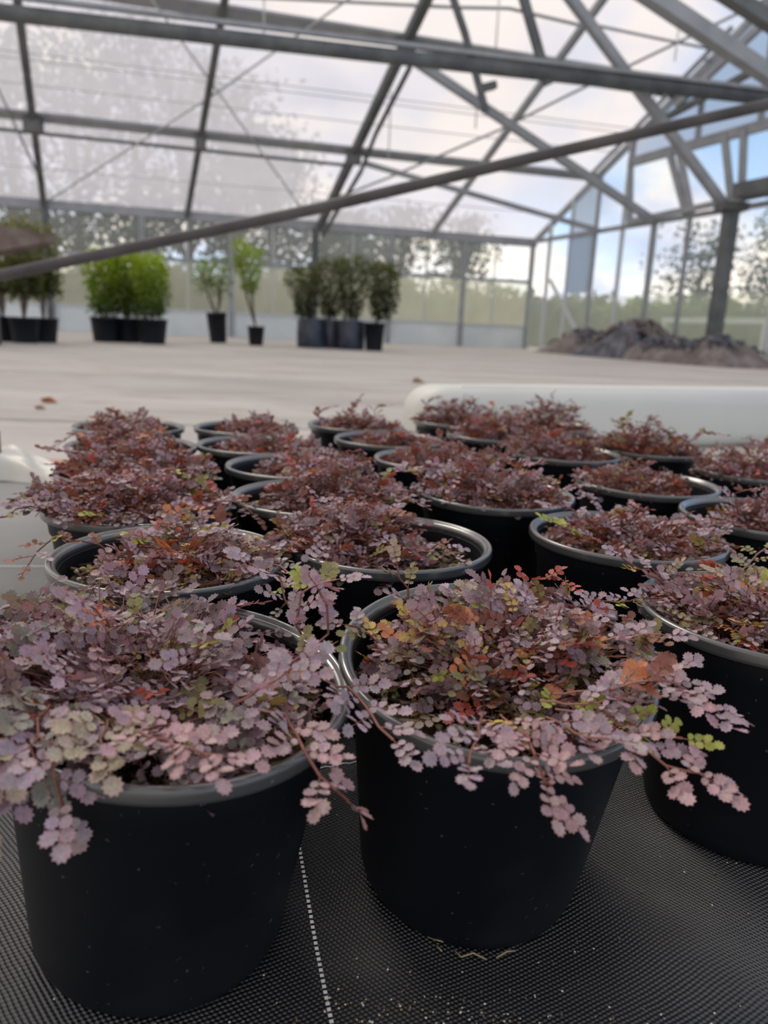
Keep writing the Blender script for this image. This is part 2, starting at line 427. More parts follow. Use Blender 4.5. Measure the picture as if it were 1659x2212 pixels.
# roof film of the left slope and the beginning of the other slope
rf = S(link('ceiling', mesh([R(17, -.1, .06), R(-.05, -.1, .06), R(-.05, 11.5, .06), R(17, 11.5, .06)], [(0, 1, 2, 3)]), m_film))

# ------------------------------------------------------------------ steel members, each one its own thing
def beam(name, label, cat, P, Q, wd, ht, m, group=None, rnd=False, up=None):
    P = Vector(P); Q = Vector(Q); o = empty(name, P); mb = MB()
    if rnd: mb.tube([Vector((0, 0, 0)), (Q - P)], wd / 2, 14)
    else: mb.bar(Vector((0, 0, 0)), Q - P, wd, ht, up or ZZ)
    bpy.data.objects.remove(o)
    o = mb.build(name, m, None, rnd); o.location = P
    tag(o, label, cat, group); return o
# eave gutter
beam('eave_gutter', 'wide grey eave gutter along the top of the long side wall', 'gutter', G(16.5, .05, 2.96), G(-.1, .05, 2.96), .14, .22, m_steel)
beam('window_rail', 'grey horizontal rail halfway up the long side wall glazing', 'rail', G(16.5, .03, 1.88), G(0, .03, 1.88), .06, .09, m_steel)
beam('window_rail', 'pale rail along the top of the low white boards of the side wall', 'rail', G(16.5, .03, .63), G(0, .03, .63), .07, .05, m_alu)
# purlins
beam('roof_purlin', 'broad grey roof purlin, the lower of the two broad ones', 'roof beam', R(17, 2.86, -.02), R(-.05, 2.80, -.02), .06, .26, m_steel, up=e2 + SL * ZZ)
beam('roof_purlin', 'broad grey roof purlin, the upper of the two broad ones', 'roof beam', R(17, 5.95, -.02), R(-.4, 5.70, -.02), .06, .30, m_steel, up=e2 + SL * ZZ)
beam('roof_pipe', 'thin dark pipe running just below the lower broad purlin', 'pipe', R(17, 2.42, -.03), R(6.1, 2.36, -.03), .075, .07, m_steeld, rnd=True)
beam('roof_pipe', 'thin dark pipe running just below the upper broad purlin', 'pipe', R(6.1, 5.45, -.02), R(0, 5.4, -.02), .08, .07, m_steeld, rnd=True)
beam('roof_purlin', 'highest grey roof purlin seen behind the crossing braces', 'roof beam', R(17, 9.0, -.02), R(-.4, 8.8, -.02), .06, .26, m_steel, up=e2 + SL * ZZ)
# girder
gz = lambda a: 4.87 - .023 * a
gird = empty('lattice_girder', G(0, 8, gz(0)))
tag(gird, 'dark lattice girder whose thick lower chord crosses the whole roof', 'girder')
g0 = Vector(gird.location)
mb = MB(); mb.tube([G(17, 8, gz(17)) - g0, G(0, 8, gz(0)) - g0], .115, 16); mb.build('lower_chord', m_steeld, gird, True)
mb = MB(); mb.tube([G(0, 8, gz(0)) - g0, G(-4.5, 8, gz(-4)) - g0], .10, 16); mb.build('lower_chord', m_steeld, gird, True)
mb = MB(); mb.bar(G(17, 8.05, 4.62) - g0 + ZZ * .09, G(-.2, 8.05, 4.87) - g0 + ZZ * .14, .10, .06); mb.build('chord_flange', m_steel, gird)
# end wall steel
beam('end_wall_tie', 'grey horizontal tie at eave height across the far end wall', 'tie beam', G(.04, 0, 2.98), G(.04, 11.5, 2.98), .09, .10, m_steel)
beam('end_wall_tie', 'deeper steel tie beside the eave height tie near the thick post', 'tie beam', G(.16, 4.6, 3.06), G(.16, 11.5, 3.2), .07, .12, m_steel)
beam('end_wall_tie', 'grey upper tie above the tapered blue panes of the end wall', 'tie beam', G(.04, 4.15, 4.40), G(.04, 11.5, 4.40), .09, .20, m_steel)
beam('gable_rafter', 'grey gable rafter framing the far end wall', 'rafter', R(-.02, -.05, -.05), R(-.02, 11.4, -.05), .09, .15, m_steel)
beam('gable_rafter', 'second thin gable rafter just inside the first one', 'rafter', R(.28, 2.9, -.12), R(.28, 7.2, -.12), .07, .07, m_steel)
lbl = ['slim pale end wall mullion, first from the wall corner', 'slim pale end wall mullion, second from the wall corner', 'slim end wall mullion on the right edge of the translucent sheet',
       'slim end wall mullion, fourth from the wall corner', 'end wall mullion that meets the lower end of the first long brace', 'slim dark end wall mullion just left of the thick post',
       None, 'pale end wall mullion just right of the thick post', 'end wall mullion at the right edge of the view', 'last end wall mullion beyond the heap of cloth']
for i, b_ in enumerate(mull[1:]):
    if lbl[i] is None: continue
    top = min(3 + SL * b_, 3.0 if b_ > 4.2 else 99)
    beam('window_mullion', lbl[i], 'mullion', G(.02, b_, 0), G(.02, b_, top), .07 if i != 4 else .12, .09, m_alu if i in (0, 1, 3, 7) else m_steel, up=e2)
# tapered struts between lower and upper ties
vs = [(4.48, 4.25, 'strut at the left edge of the first blue pane'), (6.35, 5.55, 'leaning strut between the first and second blue panes'), (6.5, 5.85, 'second leaning strut between the first and second blue panes'),
      (7.62, 7.15, 'leaning strut right of the second blue pane'), (7.85, 7.65, 'upright strut above the thick post'), (9.6, 8.6, 'leaning strut right of the third blue pane')]
for b0_, b1_, lb in vs:
    beam('wall_strut', 'grey ' + lb, 'strut', G(.08, b0_, 3.0), G(.08, b1_, 4.4), .08, .14, m_steel, up=e2)
for b_, lb in ((4.25, 'short upright above the left end of the upper tie'), (6.35, 'short upright in the gable above the first blue pane'), (8.0, 'gable upright near the right edge of the view')):
    beam('gable_upright', 'grey ' + lb, 'upright', G(.05, b_, 4.4), G(.05, b_, 3 + SL * b_), .08, .10, m_steel, up=e2)
beam('gable_strut', 'short dark strut crossing under the upper purlin end', 'strut', G(.3, 4.75, 4.92), G(.3, 8.2, 5.35), .10, .12, m_steeld)
beam('gable_strut', 'grey strut rising from the end of the girder to the gable', 'strut', G(.3, 5.9, 5.2), G(.3, 8.3, 6.2), .10, .14, m_steel)
# corner brace on the end wall
beam('corner_brace', 'white diagonal brace low in the corner of the end wall', 'brace', G(.05, 1.2, 1.9), G(.05, 3.25, .05), .06, .09, m_alu, up=e2)
# posts on the side wall
pl = {0: 'dark corner post where the long side wall meets the end wall', 2.05: 'grey side wall post nearest the wall corner', 4.2: 'grey side wall post right of the round clipped shrubs',
      6.3: 'dark side wall post behind the round clipped shrubs', 8.5: 'side wall post behind the thin leggy shrub', 10.7: 'side wall post behind the bright green shrubs', 12.93: 'dark side wall post near the left edge of the view',
      15.2: 'side wall post beyond the left edge of the view'}
for a_ in posts_a:
    dark = a_ in (6.3, 12.93)
    beam('wall_post', pl[a_], 'post', G(a_, .06, 0), G(a_, .06, 2.9), .16 if dark else .11, .16 if dark else .11, m_steeld if dark else m_steel, up=e2)
for i, a_ in enumerate((1.1, 3.15, 5.25, 7.4, 9.6, 11.8)):
    nm = ['first', 'second', 'third', 'fourth', 'fifth', 'sixth'][i]
    beam('glazing_bar', nm + ' thin pale glazing bar of the side wall counted from the corner', 'glazing bar', G(a_, .02, .62), G(a_, .02, 2.9), .04, .05, m_alu, up=e2)
# thick post of the end wall
tp = empty('steel_post', G(.2, 7.75, 0)); tag(tp, 'thick dark steel post at the end wall beside the heap of cloth', 'post')
mb = MB(); mb.bar((0, 0, 0), (0, 0, 3.05), .22, .24, e2); mb.build('post_shaft', m_steeld, tp)
mb = MB(); mb.box((0, 0, 2.98), .5, .5, .14); mb.build('head_plate', m_steeld, tp)
mb = MB(); mb.box((0, 0, .03), .42, .42, .06); mb.build('base_plate', m_steeld, tp)
# dark box above
beam('vent_motor', 'small dark motor box on the tie right of the thick post', 'motor', G(.35, 8.05, 3.22), G(.35, 9.1, 3.22), .3, .26, m_steeld)
# rafters
def rafter(a_, b0_, b1_, wd, m, lb, off=-.1):
    return beam('roof_rafter', lb, 'rafter', R(a_, b0_, off), R(a_, b1_, off), wd, wd, m)
rafter(12.95, .05, 11.3, .14, m_steeld, 'dark roof rafter near the left edge of the view')
rafter(9.6, .05, 11.3, .12, m_steeld, 'slim roof rafter left of the middle, ending above the leggy shrub')
rafter(6.2, 0, 11.3, .17, m_steeld, 'thick dark roof rafter rising above the round clipped shrubs')
rafter(3.1, 0, 11.3, .12, m_steel, 'slim grey roof rafter between the thick dark one and the end wall')
# truss web beside the thick rafter
P_ = R(6.0, 5.3, -.25); Q_ = R(6.0, 2.5, -.5)
beam('truss_chord', 'slender dark chord running beside the thick roof rafter, upper length', 'truss chord', R(6.0, 5.6, -.3), R(6.05, 3.9, -.35), .07, .08, m_steeld)
beam('truss_chord', 'slender dark chord running beside the thick roof rafter, middle length', 'truss chord', R(6.05, 3.9, -.35), R(5.9, 2.5, -.22), .07, .08, m_steeld)
beam('truss_chord', 'slender dark chord running beside the thick roof rafter, lowest length', 'truss chord', R(5.9, 2.5, -.22), R(6.15, .2, -.4), .07, .08, m_steeld)
# connector plates
for a_, b_, lb in ((12.95, 2.86, 'purlin on the left rafter'), (9.6, 2.86, 'purlin on the slim rafter'), (6.2, 2.86, 'lower purlin on the thick dark rafter'), (6.2, 5.9, 'upper purlin on the thick dark rafter')):
    mb = MB(); mb.box((0, 0, 0), .34 if a_ != 9.6 else .2, .22, .26); o = mb.build('connector_plate', m_steeld); o.location = R(a_, b_, -.20)
    tag(o, 'dark connector plate joining the ' + lb, 'connector')
# long diagonal braces down to the end wall
beam('wind_brace', 'long grey diagonal brace from the thick rafter down to the end wall', 'brace', R(6.1, 5.7, -.2), G(.12, 5.35, 3.0), .15, .15, m_steel)
beam('wind_brace', 'shorter grey diagonal brace meeting the end wall near its corner', 'brace', R(5.95, 2.75, -.2), G(.1, 3.25, 3.0), .11, .11, m_steel)
beam('knee_brace', 'grey brace dropping from above the girder to the top of the thick post', 'brace', G(4.6, 7.6, 6.7), G(.15, 7.6, 2.95), .17, .15, m_steel)
beam('knee_brace', 'thick grey diagonal brace near the upper right corner of the view', 'brace', G(4.3, 9.5, 5.78), G(.6, 9.5, 4.46), .24, .22, m_steel)
beam('knee_brace', 'short dark brace in the extreme upper right of the view', 'brace', G(4.1, 11, 5.28), G(2.0, 11, 4.6), .20, .18, m_steeld)
# girder webs (parts of the girder)
mb = MB(); mb.bar(G(4.42, 8, 4.6) - g0, G(5.5, 8, 6.9) - g0, .11, .14, e1); mb.build('girder_web', m_steeld, gird)
mb = MB(); mb.bar(G(5.53, 8, 4.05) - g0, G(6.0, 8, 5.2) - g0, .09, .10, e1); mb.bar(G(6.0, 8, 5.2) - g0, G(6.6, 8, 6.4) - g0, .09, .10, e1); mb.build('girder_web', m_steeld, gird)
mb = MB(); mb.bar(G(5.35, 7.9, 4.52) - g0, G(5.65, 7.9, 4.42) - g0, .16, .12); mb.build('girder_cleat', m_steeld, gird)
# thin conduits, cables and wires under the roof
def wire(name, lb, cat, pts, r, m, group=None):
    o = MB(); o.tube(pts, r, 6); o = o.build(name, m, None, True); return tag(o, lb, cat, group)
wire('bracing_cable', 'long bracing cable running up from the lower purlin to the gable', 'cable', [R(7.5, -0.0, -.1), R(5.06, 2.35, -.15), R(3.34, 4.15, -.18), R(2.41, 5.24, -.15), R(.39, 7.47, -.1), R(0, 8, -.1)], .028, m_steel)
wire('bracing_cable', 'thin cross cable falling right through the left roof bay', 'cable', [R(11.0, 6.2, -.06), R(6.75, .6, -.06)], .022, m_alu)
wire('bracing_cable', 'thin cross cable rising right through the left roof bay', 'cable', [R(12.89, .16, -.06), R(9.34, 4.19, -.06), R(7.2, 6.9, -.06)], .022, m_alu)
wire('bracing_cable', 'thin cable in the leftmost roof bay beside the left rafter', 'cable', [R(13.8, 4.9, -.06), R(12.95, .9, -.06)], .025, m_steel)
wire('electric_conduit', 'thin conduit under the roof left of the grey brace', 'conduit', [R(9.6, 6.25, -.1), R(5.6, 6.7, -.1), R(4.67, 6.84, -.1), R(3.2, 6.74, -.1)], .028, m_steel)
wire('electric_conduit', 'thin conduit with a dark end under the roof right of the grey brace', 'conduit', [R(2.8, 6.78, -.1), R(1.4, 6.72, -.1), R(.1, 6.68, -.1)], .026, m_steel)
for nm, a_, b_, dz in (('left of the thick rafter', 6.0, 4.6, 1.3), ('right of the thick rafter', 4.3, 5.0, .8), ('far right under the gable', .6, 5.6, .6), ('above the purlin, middle', 4.9, 6.9, .8), ('above the purlin, right of the middle', 1.5, 7.3, .9), ('at the left end of the upper purlin', 8.95, 6.3, .7)):
    wire('hanging_wire', 'very thin wire hanging from the roof ' + nm, 'wire', [R(a_, b_, -.02), R(a_, b_, -.02) - ZZ * dz], .014, m_alu)
# fine glazing lines along the film
for b_, lb in ((4.2, 'just above'), (1.2, 'just below'), (4.35, 'a little above'), (3.6, 'close above')):
    wire('film_wire', 'faint wire along the roof film ' + lb + ' the lower broad purlin', 'wire', [R(17, b_, .03), R(0, b_, .03)], .010, m_alu)

# leaning pipe close to the camera
pp = empty('leaning_pipe', (-3.93, 3.54, .03)); tag(pp, 'long round brown-grey pipe slanting across the whole view above the plants', 'pipe')
mb = MB(); o0 = Vector(pp.location)
pts = [Vector((-3.93, 3.54, .03)), Vector((-1.8, 3.63, .565)), Vector((-.34, 3.73, .935)), Vector((.6, 3.79, 1.195)), Vector((1.66, 3.85, 1.475)), Vector((2.75, 3.91, 1.775))]
pts = [Vector(p_) - o0 for p_ in pts]
mb.tube(pts, .0255, 18); mb.build('pipe_tube', m_pipe, pp, True)
pq = empty('pipe_stand', (2.6, 3.905, 0)); tag(pq, 'steel stand beyond the right edge that carries the slanting pipe', 'stand')
mb = MB(); mb.bar((0, .04, 0), (0, .04, 1.78), .05, .05, Vector((1, 0, 0))); mb.build('upright', m_steeld, pq)
mb = MB(); mb.box((0, 0, .02), .5, .5, .04); mb.build('foot', m_steeld, pq)

# dark heater hood on the left
hh = empty('heater_hood', (-5.2, 9.6, 0)); tag(hh, 'rusty brown heater hood on a grey post at the left edge', 'heater')
mb = MB(); mb.v = [Vector(v) for v in [(.25, -.25, 1.02), (.25, .25, 1.02), (.25, .25, 1.42), (.25, -.25, 1.42), (1.12, -.10, 1.23), (1.12, .10, 1.23), (1.12, .10, 1.31), (1.12, -.10, 1.31), (-.6, -.25, 1.0), (-.6, .25, 1.0), (-.6, .25, 1.42), (-.6, -.25, 1.42)]]
mb.f = [[0, 1, 5, 4], [1, 2, 6, 5], [2, 3, 7, 6], [3, 0, 4, 7], [4, 5, 6, 7], [8, 9, 1, 0], [9, 10, 2, 1], [10, 11, 3, 2], [11, 8, 0, 3], [8, 11, 10, 9]]
mb.build('hood', simple('rusty_metal', (.11, .075, .06), .7, .3, 0, noise=(.20, .16, .14), nscale=5), hh)
for xx in (.38, -.5):
    mb = MB(); mb.tube([(xx, 0, 0), (xx, 0, 1.04)], .04, 12); mb.build('hood_leg', m_steeld, hh, True)

# ------------------------------------------------------------------ white trough behind the pots
m_trough = simple('white_plastic', (.56, .56, .51), .5, .3, noise=(.61, .61, .565), nscale=2)
A_ = Vector((.07, 2.60, 0)); B_ = Vector((3.4, 4.20, 0)); dd = (B_ - A_).normalized(); nn = Vector((-dd.y, dd.x, 0))
Ltr = (B_ - A_).length
prof = []
Hh, Ww, rr_ = .232, .22, .06
for cx_, cz_, a0 in ((Ww / 2 - rr_, Hh - rr_, 0), (-Ww / 2 + rr_, Hh - rr_, 90), (-Ww / 2 + rr_, rr_ + .0, 180), (Ww / 2 - rr_, rr_, 270)):
    for t in range(7):
        an = (a0 + 15 * t) * D2R; prof.append((cx_ + rr_ * math.cos(an), cz_ + rr_ * math.sin(an)))
rings = []
for t in range(9):                       # rounded near end
    an = t / 8 * 90 * D2R; rings.append((.10 * (1 - math.cos(an)) if False else .10 - .10 * math.sin(an + 0) if False else .10 * (1 - math.sin(an)), .30 + .70 * math.sin(an)))
rings = [(.12 * (1 - math.cos(t / 8 * 90 * D2R)), .28 + .72 * math.sin(t / 8 * 90 * D2R)) for t in range(9)] + [(Ltr, 1.0)]
V = []; Fq = []; n_ = len(prof)
for s_, k_ in rings:
    for px_, pz_ in prof:
        V.append(A_ + dd * s_ + nn * px_ * k_ + ZZ * (Hh / 2 + (pz_ - Hh / 2) * k_))
for i in range(len(rings) - 1):
    for j in range(n_): Fq.append((i * n_ + j, i * n_ + (j + 1) % n_, (i + 1) * n_ + (j + 1) % n_, (i + 1) * n_ + j))
Fq.append(tuple(range(n_))[::-1]); Fq.append(tuple((len(rings) - 1) * n_ + j for j in range(n_)))
tr = empty('white_trough', A_); tag(tr, 'long white rounded plastic trough lying on the floor behind the potted plants', 'trough')
o = link('trough_body', mesh([v - A_ for v in V], Fq), m_trough, tr, True)
mb = MB(); mb.tube([dd * .16 + ZZ * (Hh - .002) - nn * .055, dd * (Ltr - .02) + ZZ * (Hh - .002) - nn * .055], .010, 10)
mb.build('trough_lip', simple('lit_lip', (.80, .79, .75), .35, .5), tr, True)  # paler than the body: highlight of the lit top edge painted in

# folded white plastic with a stick, and the board behind
sk = empty('folded_sack', (-.93, 1.92, 0)); tag(sk, 'crumpled milky white plastic sack on the floor at the left edge', 'sack')
V = []; Fq = []
for i in range(29):
    for j in range(17):
        u = i / 28 * 2 - 1; v = j / 16 * 2 - 1
        h_ = max(0, 1 - abs(u) ** 3.2) ** .5 * max(0, 1 - abs(v) ** 4) ** .5
        z = .72 * h_ * (.058 + .022 * math.sin(u * 4 + 1.5) + .010 * math.sin(u * 9 + v * 5) + .008 * math.cos(v * 11 + u * 3)) * (1.1 - .35 * max(0, u))
        V.append((u * .155 - .03, v * .085 + .006 * math.sin(u * 8), max(z, 0) + .007))
for i in range(28):
    for j in range(16):
        q = i * 17 + j; Fq.append((q, q + 17, q + 18, q + 1))
link('sack_body', mesh(V, Fq), simple('milky_plastic', (.60, .59, .54), .4, .5, noise=(.50, .48, .42), nscale=9), sk, True)
mb = MB(); mb.tube([(-.045, -.01, .05), (-.05, .0, .118)], .004, 8); o = mb.build('wooden_peg', m_wood, None, True); o.location = (-.93, 1.92, 0)
tag(o, 'short dark wooden peg poking up out of the white sack', 'peg')
mb = MB(); mb.box((0, 0, .014), .20, .07, .022); o = mb.build('terracotta_board', simple('terracotta', (.45, .27, .19), .8, .2, noise=(.5, .36, .28), nscale=10)); o.location = (-.83, 2.04, 0); o.rotation_euler = (0, 0, .1)
tag(o, 'small pinkish brown board lying behind the white sack', 'board')
# dead leaf curled on the floor
def deadleaf(x, y, s, lb, col):
    V = [(0, 0, .003)]; Fq = []
    for k in range(12):
        a = k / 12 * 2 * math.pi; r_ = s * (1 + .3 * math.cos(3 * a)); V.append((r_ * math.cos(a), r_ * .7 * math.sin(a), .004 + s * .7 * abs(math.sin(a)) ** 2))
    for k in range(12): Fq.append((0, 1 + k, 1 + (k + 1) % 12))
    o = link('dead_leaf', mesh(V, Fq), simple('dead_leaf', col, .8, .2)); o.location = (x, y, 0); tag(o, lb, 'leaf'); return o
deadleaf(-1.60, 3.62, .035, 'curled orange brown dead leaf on the pale floor at the left', (.42, .17, .07))
deadleaf(-1.52, 3.35, .022, 'tiny dead leaf just in front of the curled orange brown leaf', (.40, .24, .13))
deadleaf(.22, 6.2, .05, 'flat tan dead leaf on the pale floor behind the back row of pots', (.45, .30, .18))

# ------------------------------------------------------------------ foliage tools
def norm(v): return v / np.maximum(np.linalg.norm(v, axis=-1, keepdims=True), 1e-9)
def leaflet_template(n):
    V = [(.46, 0, -.05)]; 
    for k in range(n):
        a = math.pi + (k + .5) / n * 2 * math.pi
        tooth = 1.0 if k % 2 == 0 else (.76 if n > 12 else .80)
        if abs(a - 2 * math.pi) > 2.4: tooth = .9
        x = .52 + .5 * tooth * math.cos(a); y = .46 * tooth * math.sin(a)
        V.append((x, y, .10 * abs(y) / .46 - .03))
    V.append((0, 0, 0))
    F = [(0, 1 + k, 1 + (k + 1) % n) for k in range(n)]
    F[n - 1] = (0, n, n + 1); F.append((0, n + 1, 1))
    return np.array(V), np.array(F)
TPL = {'hi': leaflet_template(20), 'lo': leaflet_template(12)}
def instance(T, F, pos, X, Y, Zv, sc):
    V = pos[:, None, :] + sc[:, None, None] * (T[None, :, 0, None] * X[:, None, :] + T[None, :, 1, None] * Y[:, None, :] + T[None, :, 2, None] * Zv[:, None, :])
    n = len(pos); FF = F[None] + (np.arange(n) * len(T))[:, None, None]
    return V.reshape(-1, 3), FF.reshape(-1, F.shape[1])
def sticks(P, Q, r):
    """three sided prisms from P to Q (n,3)"""
    d = norm(Q - P); up = np.tile([0, 0, 1.], (len(P), 1)); up[np.abs(d[:, 2]) > .9] = [1, 0, 0]
    a = norm(np.cross(d, up)); b = np.cross(a, d); r = np.broadcast_to(np.asarray(r, float), (len(P),))[:, None]
    ring = []
    for E in (P, Q):
        for k in range(3):
            t = 2 * math.pi * k / 3; ring.append(E + r * (a * math.cos(t) + b * math.sin(t)))
    V = np.stack(ring, 1).reshape(-1, 3)
    F = np.array([(0, 1, 4, 3), (1, 2, 5, 4), (2, 0, 3, 5)])
    FF = (F[None] + (np.arange(len(P)) * 6)[:, None, None]).reshape(-1, 4)
    return V, FF
COL = dict(mauve=(.365, .290, .345), dusk=(.225, .170, .190), slate=(.200, .205, .180), olive=(.23, .225, .09), lime=(.36, .43, .07), gold=(.58, .42, .10), orange=(.60, .20, .06), red=(.46, .075, .055), rust=(.21, .075, .05), pink=(.46, .32, .35), pale=(.40, .36, .27), brown=(.11, .07, .055))
def palette(mix, n):
    ks = list(mix); p = np.array([mix[k_] for k_ in ks], float); p /= p.sum()
    idx = rng.choice(len(ks), n, p=p)
    return np.array([COL[k_] for k_ in ks])[idx]

def build_leaves(base, d, up, Lf, m, size, colr, lod, droop=.25):
    """pinnate leaves: base (n,3), d direction, up normal, Lf length, m pairs, size leaflet length"""
    n = len(base); side = norm(np.cross(up, d)); upn = norm(np.cross(d, side))
    pos = []; X = []; Zv = []; sc = []; cc = []; rp = []; rq = []
    prev = base
    down = np.array([0, 0, -1.])
    for k in range(m + 1):
        t = (.22 + .78 * k / m)
        P = base + d * (Lf * t)[:, None] + down * (droop * Lf * t * t)[:, None]
        rp.append(prev); rq.append(P); prev = P
        dl = norm(d + down * (2 * droop * t))
        s_ = size * (.55 + .45 * (k / m) ** .7)
        for sg in ((-1, 1) if k < m else (0,)):
            ang = (68 - 26 * k / m) * D2R * sg
            an = ang + rng.normal(0, .14, n)
            x = dl * np.cos(an)[:, None] + side * np.sin(an)[:, None]
            tilt = rng.normal(.12, .28, n)
            x = norm(x + upn * (rng.normal(.08, .2, n))[:, None])
            zz = norm(upn + side * (tilt * (sg if sg else 1))[:, None] + dl * rng.normal(0, .18, n)[:, None])
            pos.append(P); X.append(x); Zv.append(zz); sc.append(s_ * rng.uniform(.85, 1.12, n)); cc.append(colr * rng.uniform(.78, 1.22, (n, 1)) * rng.uniform(.93, 1.07, (n, 3)))
    pos = np.concatenate(pos); X = np.concatenate(X); Zv = np.concatenate(Zv); sc = np.concatenate(sc); cc = np.concatenate(cc)
    Y = norm(np.cross(Zv, X)); Zv = np.cross(X, Y)
    T, F = TPL[lod]
    V, FF = instance(T, F, pos, X, Y, Zv, sc)
    c = np.repeat(cc[:, None, :], len(T), 1)
    c[:, 1:-1] = c[:, 1:-1] * .86 + np.array([.40, .17, .15]) * .14 * (c[:, 1:-1].mean(-1, keepdims=True) / .2)
    # bright leaves keep a bronze margin, their middle is the light part
    br_ = np.clip((cc.max(-1) - .36) / .2, 0, 1)[:, None, None] * rng.uniform(.1, .8, (len(cc), 1, 1))
    c[:, 1:-1] = c[:, 1:-1] * (1 - br_) + np.array([.30, .17, .16]) * br_
    c[:, 0] *= .93; c[:, 0, 1] *= 1.06
    c = np.clip(c, .01, .9)
    return V, FF, c.reshape(-1, 3), np.concatenate(rp), np.concatenate(rq)

RR = .110; HP = .19; SOILZ = .163
def axes(tx, ty):
    # pot axes for forward tilt ty and sideways tilt tx in degrees
    n_ = Vector((math.tan(tx * D2R), -math.tan(ty * D2R), 1)).normalized()
    return n_
out_prof = [(.070, .0015), (.078, .001), (.0825, .006), (.0845, .014), (.0985, .158), (.1012, .161), (.1025, .175), (.1030, .1785)]
in_prof = [(.0995, .1785), (.0990, .168), (.0975, .160), (.0960, .158), (.0935, .138)]
pm = MB(); pm.lathe(out_prof + [(.1035, .1800), (.0998, .1800)] + in_prof, 96)
# closed underside
b_ = len(pm.v); pm.v.append(Vector((0, 0, .0015))); mprof = len(out_prof) + 2 + len(in_prof)
for k_ in range(96): pm.f.append([b_, ((k_ + 1) % 96) * mprof, k_ * mprof])
pot_me = mesh(pm.v, pm.f); pot_me.materials.append(m_pot)
pot_me.polygons.foreach_set('use_smooth', [True] * len(pot_me.polygons))
rm = MB(); rim_prof = [(.1030, .1795), (.1075, .1788), (.1096, .1800), (.1104, .1828), (.1098, .1850), (.1103, .1872), (.1094, .1893), (.1078, .1902), (.1056, .1899), (.1046, .1880), (.1034, .1876), (.1018, .1872), (.1006, .1840), (.0998, .1795)]
rm.lathe(rim_prof, 112, True); rim_me = mesh(rm.v, rm.f); rim_me.materials.append(m_rim)
rim_me.polygons.foreach_set('use_smooth', [True] * len(rim_me.polygons))

def soil_mesh():
    V = [(0, 0, SOILZ)]; Fq = []
    nr, na = 14, 48
    for i in range(1, nr + 1):
        for k in range(na):
            r = .0985 * i / nr; a = 2 * math.pi * k / na
            z = SOILZ + (.003 * math.sin(r * 120 + a * 3) + rng.normal(0, .0016)) * (1 if i < nr else .2) - (.004 if i == nr else 0)
            V.append((min(r, .0972) * math.cos(a), min(r, .0972) * math.sin(a), z))
    for k in range(na): Fq.append((0, 1 + k, 1 + (k + 1) % na))
    for i in range(nr - 1):
        for k in range(na):
            a = 1 + i * na + k; b = 1 + i * na + (k + 1) % na; Fq.append((a, a + na, b + na, b))
    return mesh(V, Fq)
def chips_mesh(n):
    """bark flakes, twigs and clay granules on the soil"""
    r = .094 * np.sqrt(rng.random(n)); a = rng.random(n) * 2 * math.pi
    pos = np.stack([r * np.cos(a), r * np.sin(a), SOILZ + .002 + rng.random(n) * .004], 1)
    box = np.array([(x, y, z) for x in (-.5, .5) for y in (-.5, .5) for z in (-.5, .5)], float)
    F = np.array([(0, 1, 3, 2), (4, 6, 7, 5), (0, 4, 5, 1), (2, 3, 7, 6), (0, 2, 6, 4), (1, 5, 7, 3)])
    gran = rng.random(n) < .22
    ln = np.where(gran, .004, rng.uniform(.006, .020, n)); wd = np.where(gran, .004, rng.uniform(.0015, .005, n)); th = np.where(gran, .0035, .0018)
    d = norm(np.stack([rng.normal(size=n), rng.normal(size=n), rng.normal(0, .25, n)], 1)); up = norm(np.stack([rng.normal(0, .3, n), rng.normal(0, .3, n), np.ones(n)], 1))
    s_ = norm(np.cross(up, d)); up = np.cross(d, s_)
    V = pos[:, None] + box[None, :, 0, None] * (d * ln[:, None])[:, None] + box[None, :, 1, None] * (s_ * wd[:, None])[:, None] * (1 - .4 * (box[None, :, 0, None] > 0)) + box[None, :, 2, None] * (up * th[:, None])[:, None]
    FF = (F[None] + (np.arange(n) * 8)[:, None, None]).reshape(-1, 4)
    base = np.array([(.09, .055, .035), (.16, .11, .07), (.045, .03, .02), (.22, .16, .10)])[rng.integers(0, 4, n)]
    base[gran] = np.array([(.36, .33, .18), (.48, .44, .32), (.20, .21, .08)])[rng.integers(0, 3, gran.sum())]
    c = np.repeat(base[:, None], 8, 1).reshape(-1, 3)
    return npmesh(V.reshape(-1, 3), FF, 4, c)

MIX_NEAR = dict(mauve=44, dusk=22, slate=9, olive=6, lime=2, pale=4, pink=5, rust=5, gold=1.2, orange=1.2, red=.8)
MIX_ORANGE = dict(mauve=33, dusk=19, slate=5, olive=9, lime=3.5, gold=4, orange=4, pink=7, rust=10, red=2.5, pale=3)
MIX_MID = dict(mauve=36, dusk=20, rust=22, olive=3, orange=2, red=3, brown=6, lime=1, pink=5)
MIX_FAR = dict(mauve=26, dusk=18, rust=36, red=4, brown=9, olive=3, orange=2)  # mid and far mixes: extra rust paints in a backlit look

